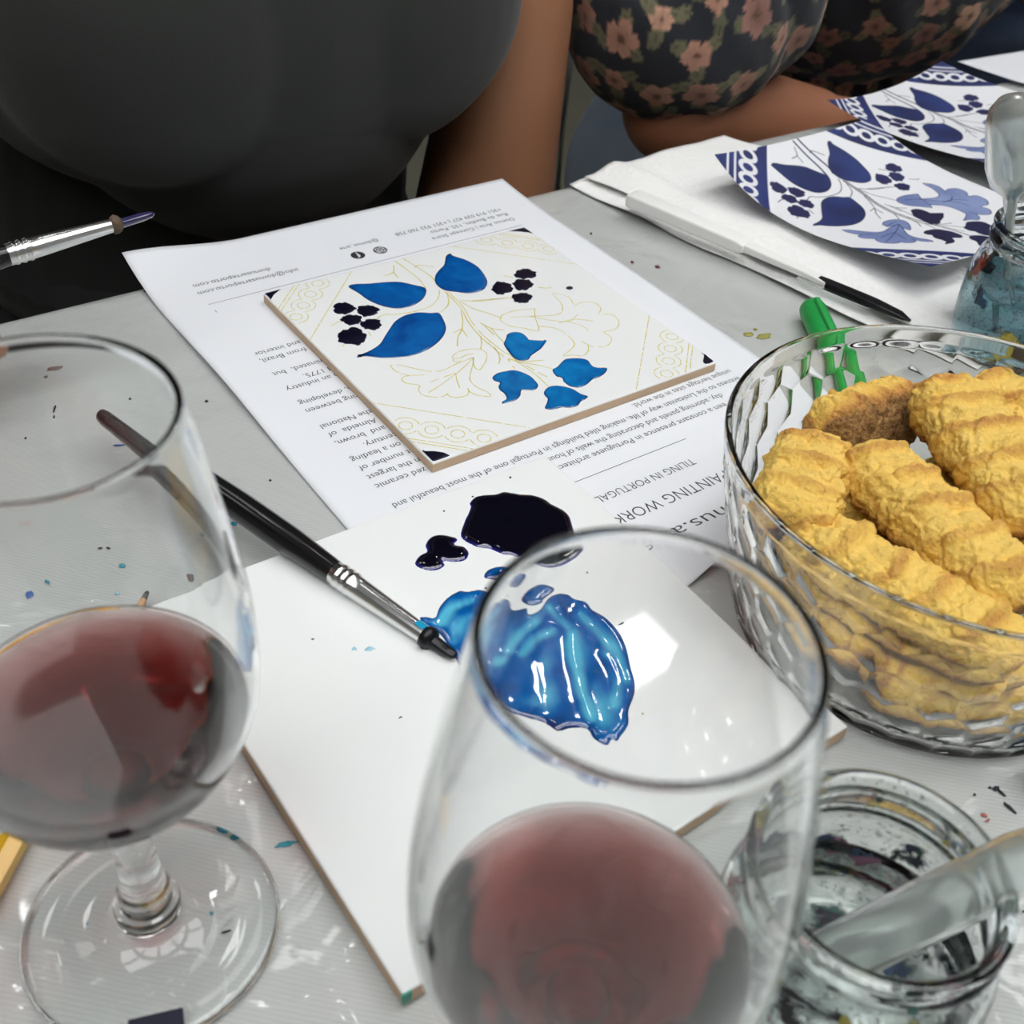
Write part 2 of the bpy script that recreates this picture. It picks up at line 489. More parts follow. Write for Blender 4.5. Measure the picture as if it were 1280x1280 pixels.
def ceiling_light(x, y, h, where, lamp='lamp'):
    t = thing('ceiling_light', 'square white ceiling light ' + where, 'light', (x, y, CEIL_Z), 'ceiling lights')
    V, F = merge(box(x - h, x + h, y - h, y - h + .02, CEIL_Z - .03, CEIL_Z - .001), box(x - h, x + h, y + h - .02, y + h, CEIL_Z - .03, CEIL_Z - .001),
                 box(x - h, x - h + .02, y - h + .02, y + h - .02, CEIL_Z - .03, CEIL_Z - .001), box(x + h - .02, x + h, y - h + .02, y + h - .02, CEIL_Z - .03, CEIL_Z - .001))
    mesh('frame', V, F, M['white_metal'], t, smooth=False)
    V, F = box(x - h + .02, x + h - .02, y - h + .02, y + h - .02, CEIL_Z - .02, CEIL_Z - .012)
    mesh('diffuser', V, F, M[lamp], t, smooth=False)
for (x, y, h, w) in ((1.33, 1.09, .12, 'beyond the table to the right'), (-.12, 1.36, .20, 'beyond the table straight across'), (.12, .87, .07, 'small one above the person in the charcoal T-shirt'), (-.30, 1.08, .07, 'small one beside it to the left'), (-1.25, 1.2, .22, 'added as unseen fill beyond the table to the far left')):
    ceiling_light(x, y, h, w, 'lamp' if x > -.05 or h < .1 else 'soft_lamp')  # far left panel is unseen, added for side light clear of the reflections
for i, x in enumerate((-1.5, -.75, .0, .75, 1.5)):
    for j, y in enumerate((-.32, -1.15)):
        ceiling_light(x, y, .33, ('leftmost', 'second', 'middle', 'fourth', 'rightmost')[i] + ' in the added row of wide fill panels ' + ('over the table', 'behind the camera')[j], 'fill_lamp')  # unseen panels, added for soft overhead light on table and glassware

# ------------------------------------------------------------------ table and cloth
TX0, TX1, TY0, TY1 = -0.85, 1.35, -0.52, 0.112
tb = thing('table', 'long workshop table under a grey white vinyl tablecloth', 'table', (0.25, -0.20, FLOOR_Z))
V, F = box(TX0, TX1, TY0, TY1, -0.030, -0.006, .004); mesh('table_top', V, F, M['wood_top'], tb, smooth=False)
for sx in (TX0 + .06, TX1 - .06):
    for sy in (TY0 + .06, TY1 - .08):
        V, F = tube([(sx, sy, FLOOR_Z), (sx, sy, -.030)], .018, 16); mesh('leg', V, F, M['white_metal'], tb, sharp=40)
V, F = merge(box(TX0 + .06, TX1 - .06, TY1 - .09, TY1 - .07, -.075, -.031), box(TX0 + .06, TX1 - .06, TY0 + .05, TY0 + .07, -.075, -.031))
mesh('apron', V, F, M['wood_top'], tb, smooth=False)

def cloth_profile():
    """(y, z) across the table from the near drop, over the top to the far drop"""
    pr = [(TY0 - .010, -.24), (TY0 - .008, -.12), (TY0 - .006, -.02)]
    pr += [(TY0 - .006 + .006 * (1 - math.cos(a)), -.006 + .006 * math.sin(a)) for a in (0.4, 0.9, 1.57)]
    n = 100
    pr += [(TY0 + .006 + (TY1 - TY0 - .012) * i / n, 0.0) for i in range(n + 1)]
    pr += [(TY1 - .006 + .012 * math.sin(a), -.012 + .012 * math.cos(a)) for a in (0.35, 0.8, 1.2, 1.57)]
    pr += [(TY1 + .008, -.06), (TY1 + .014, -.14), (TY1 + .012, -.22)]
    return pr
cp = cloth_profile(); nx = 200
V, F = [], []
for i, (y, z) in enumerate(cp):
    for j in range(nx + 1):
        x = TX0 - .02 + (TX1 - TX0 + .04) * j / nx
        dz = 0.0
        if z > -.001: dz = -0.0005 * (0.5 + 0.5 * noise.noise(Vector((x * 14, y * 14, 3))))
        dy = 0.0
        if z < -.02: dy = .012 * noise.noise(Vector((x * 9, 0, z * 3))) * min(1, -z / .1) + (0.004 if y > 0 else -0.004)
        if y > TY1 - .02: dy += .003 * noise.noise(Vector((x * 6, 2, 0)))
        V.append((x, y + dy, z + dz))
for i in range(len(cp) - 1):
    for j in range(nx):
        a = i * (nx + 1) + j
        F.append((a, a + 1, a + nx + 2, a + nx + 1))
cloth = thing('tablecloth', 'grey white ribbed tablecloth with glossy clear skin and paint specks', 'tablecloth', (0.25, -0.20, 0))
mesh('cloth', V, F, M['cloth'], cloth)

SPECK_C = {'k': lin(28, 26, 40), 'm': lin(86, 30, 42), 't': lin(40, 140, 160), 'b': lin(44, 92, 160), 'y': lin(205, 165, 40), 'o': lin(150, 146, 70), 'r': lin(176, 96, 92), 'n': lin(110, 92, 84), 'p': lin(150, 196, 210)}
SPECK_M = {k: plain('speck_' + k, c, 0.5, 0.2, 300) for k, c in SPECK_C.items()}
def speck(x, y, a, b, rot, k, parent, z=0.0004, name='paint_speck'):
    n = 14; P = []
    for j in range(n):
        th = 2 * PI * j / n; rr = 1 + random.uniform(-.3, .3)
        u, v = a * rr * math.cos(th), b * rr * math.sin(th)
        P.append((x + u * math.cos(rot) - v * math.sin(rot), y + u * math.sin(rot) + v * math.cos(rot)))
    V, F, _ = puddle(P, z, [(0, -.0003), (min(a, b) * .3, .00012)])
    return mesh(name, V, F, SPECK_M[k], parent)
SPECKS = [(0.1039,0.024,0.00089,0.00135,-0.48,'m'),(0.1122,0.0141,0.00122,0.00168,-0.48,'m'),(0.1048,0.0584,0.00063,0.00091,-0.47,'k'),(-0.1662,0.0646,0.00308,0.00133,-0.11,'n'),(-0.1759,0.037,0.00045,0.0022,-0.51,'k'),(-0.1779,0.0319,0.00036,0.00108,-0.51,'k'),(-0.1448,0.0296,0.00062,0.00074,-0.51,'k'),(-0.1618,0.0026,0.0023,0.00041,-0.34,'b'),(-0.1461,-0.0608,0.00112,0.00129,-0.06,'t'),(-0.2173,-0.0573,0.00167,0.00175,-0.22,'b'),(-0.2102,-0.055,0.00134,0.00048,-1.23,'t'),(-0.1883,-0.0487,0.00078,0.00046,-0.05,'k'),(-0.1858,-0.0502,0.0009,0.00043,-0.95,'k'),(-0.2072,-0.0211,0.00257,0.00085,-0.75,'r'),(-0.1847,-0.0606,0.00104,0.00052,-0.53,'t'),(-0.1642,-0.0778,0.00164,0.00102,-1.27,'n'),(-0.1248,-0.045,0.00046,0.00047,-0.52,'k'),(-0.1919,0.0238,0.00043,0.00062,-0.52,'k'),(-0.1911,-0.0717,0.00089,0.00076,-0.54,'p'),(-0.2022,-0.1753,0.00188,0.00092,-1.1,'t'),(-0.1996,-0.1796,0.00205,0.00117,-1.0,'t'),(-0.189,-0.1875,0.0029,0.00075,-0.26,'t'),(-0.2402,-0.1833,0.00039,0.00044,-0.57,'t'),(-0.2146,-0.1964,0.00059,0.00045,-0.57,'t'),(-0.2134,-0.2029,0.00113,0.00022,-0.22,'k'),(-0.0074,-0.2797,0.00119,0.00075,-0.08,'k'),(-0.0074,-0.2817,0.00193,0.00051,-1.56,'k'),(-0.0097,-0.2862,0.0021,0.00051,-1.56,'k'),(-0.0149,-0.2777,0.00038,0.00048,-0.56,'k'),(-0.0182,-0.2837,0.00082,0.00062,-1.24,'r'),(-0.019,-0.2855,0.00111,0.0004,-0.17,'r'),(-0.0088,-0.2785,0.00048,0.0003,-0.56,'k'),(0.1075,-0.0552,0.0024,0.00141,-0.32,'o'),(0.1132,-0.0598,0.00389,0.00241,-0.17,'o'),(0.1135,-0.0537,0.00076,0.00087,-0.5,'o'),(0.3385,0.0141,0.00253,0.00242,-0.46,'y'),(0.3461,0.0067,0.00354,0.00315,-0.46,'y'),(0.3505,-0.0076,0.00355,0.00217,-0.0,'b'),(0.3553,-0.0147,0.00254,0.00157,-0.12,'t'),(0.3308,-0.0013,0.00249,0.00111,-0.12,'k'),(-0.1128,0.1066,0.00085,0.00116,-0.07,'k'),(-0.1244,0.0131,0.00062,0.00067,-0.51,'k'),(-0.155,0.0034,0.00041,0.00052,-0.52,'k'),(-0.1715,0.0602,0.00099,0.0007,0.25,'n'),(-0.0347,-0.3094,0.00066,0.00025,-0.57,'k')]
for (x, y, a, b, r, k) in SPECKS:
    speck(x, y, a, b, r, k, cloth)

# ------------------------------------------------------------------ printed A4 sheet
PX0, PX1, PY0, PY1 = -0.1140, 0.0975, -0.1680, 0.1290
def sheet_z(x, y):
    z = 0.0007
    f = max(0.0, (y - .080) / .049)
    z += f * f * (.0022 + .0062 * sstep(-.055, -.114, x))
    z += .0024 * sstep(-.088, -.114, x) * math.exp(-((y - .02) / .045) ** 2)
    z += .0060 * sstep(-.140, -.168, y) * sstep(-.032, -.012, x) * sstep(.03, .0, x)
    z += .0016 * math.exp(-((x - .089) / .007) ** 2) * sstep(-.05, .0, y) * sstep(.12, .05, y)
    return z
sheet = thing('printed_sheet', 'white A4 workshop leaflet with upside-down print under the painted tile', 'paper', (-.008, -.02, 0))
V, F = [], []
ax, ay = 70, 100
for i in range(ay + 1):
    for j in range(ax + 1):
        x = PX0 + (PX1 - PX0) * j / ax; y = PY0 + (PY1 - PY0) * i / ay
        V.append((x, y, sheet_z(x, y)))
for i in range(ay):
    for j in range(ax):
        a = i * (ax + 1) + j; F.append((a, a + 1, a + ax + 2, a + ax + 1))
po = mesh('sheet', V, F, M['paper'], sheet)
so = po.modifiers.new('thickness', 'SOLIDIFY'); so.thickness = 0.00012; so.offset = -1

def text2d(s, offset=0.0):
    cu = bpy.data.curves.new('t', 'FONT'); cu.body = s; cu.size = 1.0; cu.resolution_u = 3; cu.offset = offset
    o = bpy.data.objects.new('t', cu); COL.objects.link(o)
    dg = bpy.context.evaluated_depsgraph_get()
    me = o.evaluated_get(dg).to_mesh()
    V = [(v.co.x, v.co.y) for v in me.vertices]; F = [tuple(p.vertices) for p in me.polygons]
    o.evaluated_get(dg).to_mesh_clear(); bpy.data.objects.remove(o); bpy.data.curves.remove(cu)
    return V, F
def page(u, v, dz=0.00008):
    """page millimetres (u right, v down from the page's top left) -> world; the sheet lies upside down"""
    x = PX1 - u / 1000; y = PY0 + v / 1000
    return (x, y, sheet_z(x, y) + dz)
def lines(rows, name, mat, offset=0.0):
    VV, FF = [], []
    for (s, u0, u1, vb, size) in rows:
        V, F = text2d(s, offset)
        xs = [p[0] for p in V]; a, b = min(xs), max(xs)
        if u0 is None: sc = size; u0 = u1 - (b - a) * sc
        elif u1 is None: sc = size
        else: sc = (u1 - u0) / (b - a)
        VV_, FF_ = [page(u0 + (p[0] - a) * sc, vb - p[1] * size) for p in V], F
        o = len(VV); VV += VV_; FF += [tuple(i + o for i in f)[::1] for f in FF_]
    return mesh(name, VV, FF, mat, sheet, smooth=False)
PS = 4.5
lines([('domus.arte', 69, 128, 26.0, 9.6)], 'printed_logo', M['ink_grey'], -0.006)
lines([('PAINTING WORKSHOP', 71.5, 145.0, 42.2, 7.6), ('TILING IN PORTUGAL', 77.2, 125.2, 54.2, 5.4)], 'printed_heading', M['ink_grey'], -0.008)
para = [('een a constant presence in Portuguese architectu', 39, 128.8, 76.4, PS), ('day, adorning panels and decorating the walls of hous', 35.5, 126.5, 82.4, PS),
        ('witness to the Lusitanian way of life, making tiled buildings in Portugal one of the most beautiful and', 19.5, 191.3, 88.5, PS),
        ('unique heritage sites in the world.', 19.5, 74.1, 94.6, PS)]
for s, v in (('zed ceramic', 101.2), ('in the largest', 107.3), ('est number of', 113.5), ('on a leading', 119.6), ('and  brown,', 131.8), ('Almeida  of', 137.9), ('the National', 144.0),
             ('ring between', 156.2), ('n, developing', 162.3), ('to an industry', 173.6), ('minated,  but', 186.0), ('ed from Brazil,', 197.6), ('or and interior', 203.6)):
    para.append((s, None, 191.3, v, PS))
para += [('century.', None, 182.4, 125.6, PS), ('nd 1775.', None, 180.8, 179.2, PS)]
lines(para, 'printed_paragraph', M['ink_grey'], -0.003)
for rows in ([('info@domusarteporto.com', 142.0, 191.4, 261.2, 4.4), ('domusarteporto.com', 153.0, 191.0, 267.4, 4.4)], [('@domus_arte', 94.0, 115.2, 269.4, 3.8)], [('Domus Arte | Concept Store', 20.0, 69.2, 258.6, 4.2), ('Rua do Bonfim, 135, Porto', 20.0, 66.3, 264.6, 4.2), ('+351 919 039 427 | +351 932 760 758', 20.0, 83.5, 270.4, 4.2)], [('l', 190.6, None, 243.5, 3.2)]):
    lines(rows, 'printed_footer', M['ink_grey'], -0.002)
def rule(u0, u1, v, w=0.28):
    n = 24; V, F = [], []
    for i in range(n + 1):
        u = u0 + (u1 - u0) * i / n
        V += [page(u, v), page(u, v + w)]
        if i: F.append((2 * i - 2, 2 * i - 1, 2 * i + 1, 2 * i))
    return V, F
for r_ in (rule(70, 138.5, 65.0), rule(20, 191.3, 249.2)): mesh('printed_rule', r_[0], r_[1], M['ink_grey'], sheet, smooth=False)
def disc(u, v, r, n=28, dz=.00008, r0=0.0):
    V = [page(u + r * math.cos(2 * PI * i / n), v + r * math.sin(2 * PI * i / n), dz) for i in range(n)]
    if r0 == 0: return V, [tuple(range(n))]
    V += [page(u + r0 * math.cos(2 * PI * i / n), v + r0 * math.sin(2 * PI * i / n), dz) for i in range(n)]
    return V, [(i, (i + 1) % n, n + (i + 1) % n, n + i) for i in range(n)]
def rsq(u, v, h, w, rad, dz):
    P = []
    for k, (sx, sy) in enumerate(((1, 1), (-1, 1), (-1, -1), (1, -1))):
        for a in (0, 30, 60, 90):
            th = math.radians(a + 90 * k); P.append((u + sx * (h - rad) + rad * math.cos(th), v + sy * (h - rad) + rad * math.sin(th)))
    Q = [(u + (p[0] - u) * (h - w) / h, v + (p[1] - v) * (h - w) / h) for p in P]
    n = len(P)
    return [page(*p, dz) for p in P] + [page(*p, dz) for p in Q], [(i, (i + 1) % n, n + (i + 1) % n, n + i) for i in range(n)]
for nm, u, v in (('share_icon', 110.3, 259.3), ('camera_icon', 98.2, 258.9)):
    V, F = disc(u, v, 3.5); ic = mesh(nm, V, F, M['ink_black'], sheet, smooth=False)
    if nm == 'camera_icon':
        V, F = merge(rsq(u, v, 2.3, .42, .8, .00014), disc(u, v, 1.35, 24, .00014, .85), disc(u + 1.35, v - 1.35, .3, 10, .00014))
    else:
        V, F = text2d('f'); xs = [p[0] for p in V]; c = (min(xs) + max(xs)) / 2
        V = [page(u + (p[0] - c) * 7.6, v + 2.5 - p[1] * 7.0, .00014) for p in V]
    g = mesh('icon_mark', V, F, M['paper'], sheet, smooth=False)
    V0 = g; g.parent = ic; g.location = (0, 0, 0)
    for vv in g.data.vertices: vv.co = vv.co + Vector((0, 0, 0))

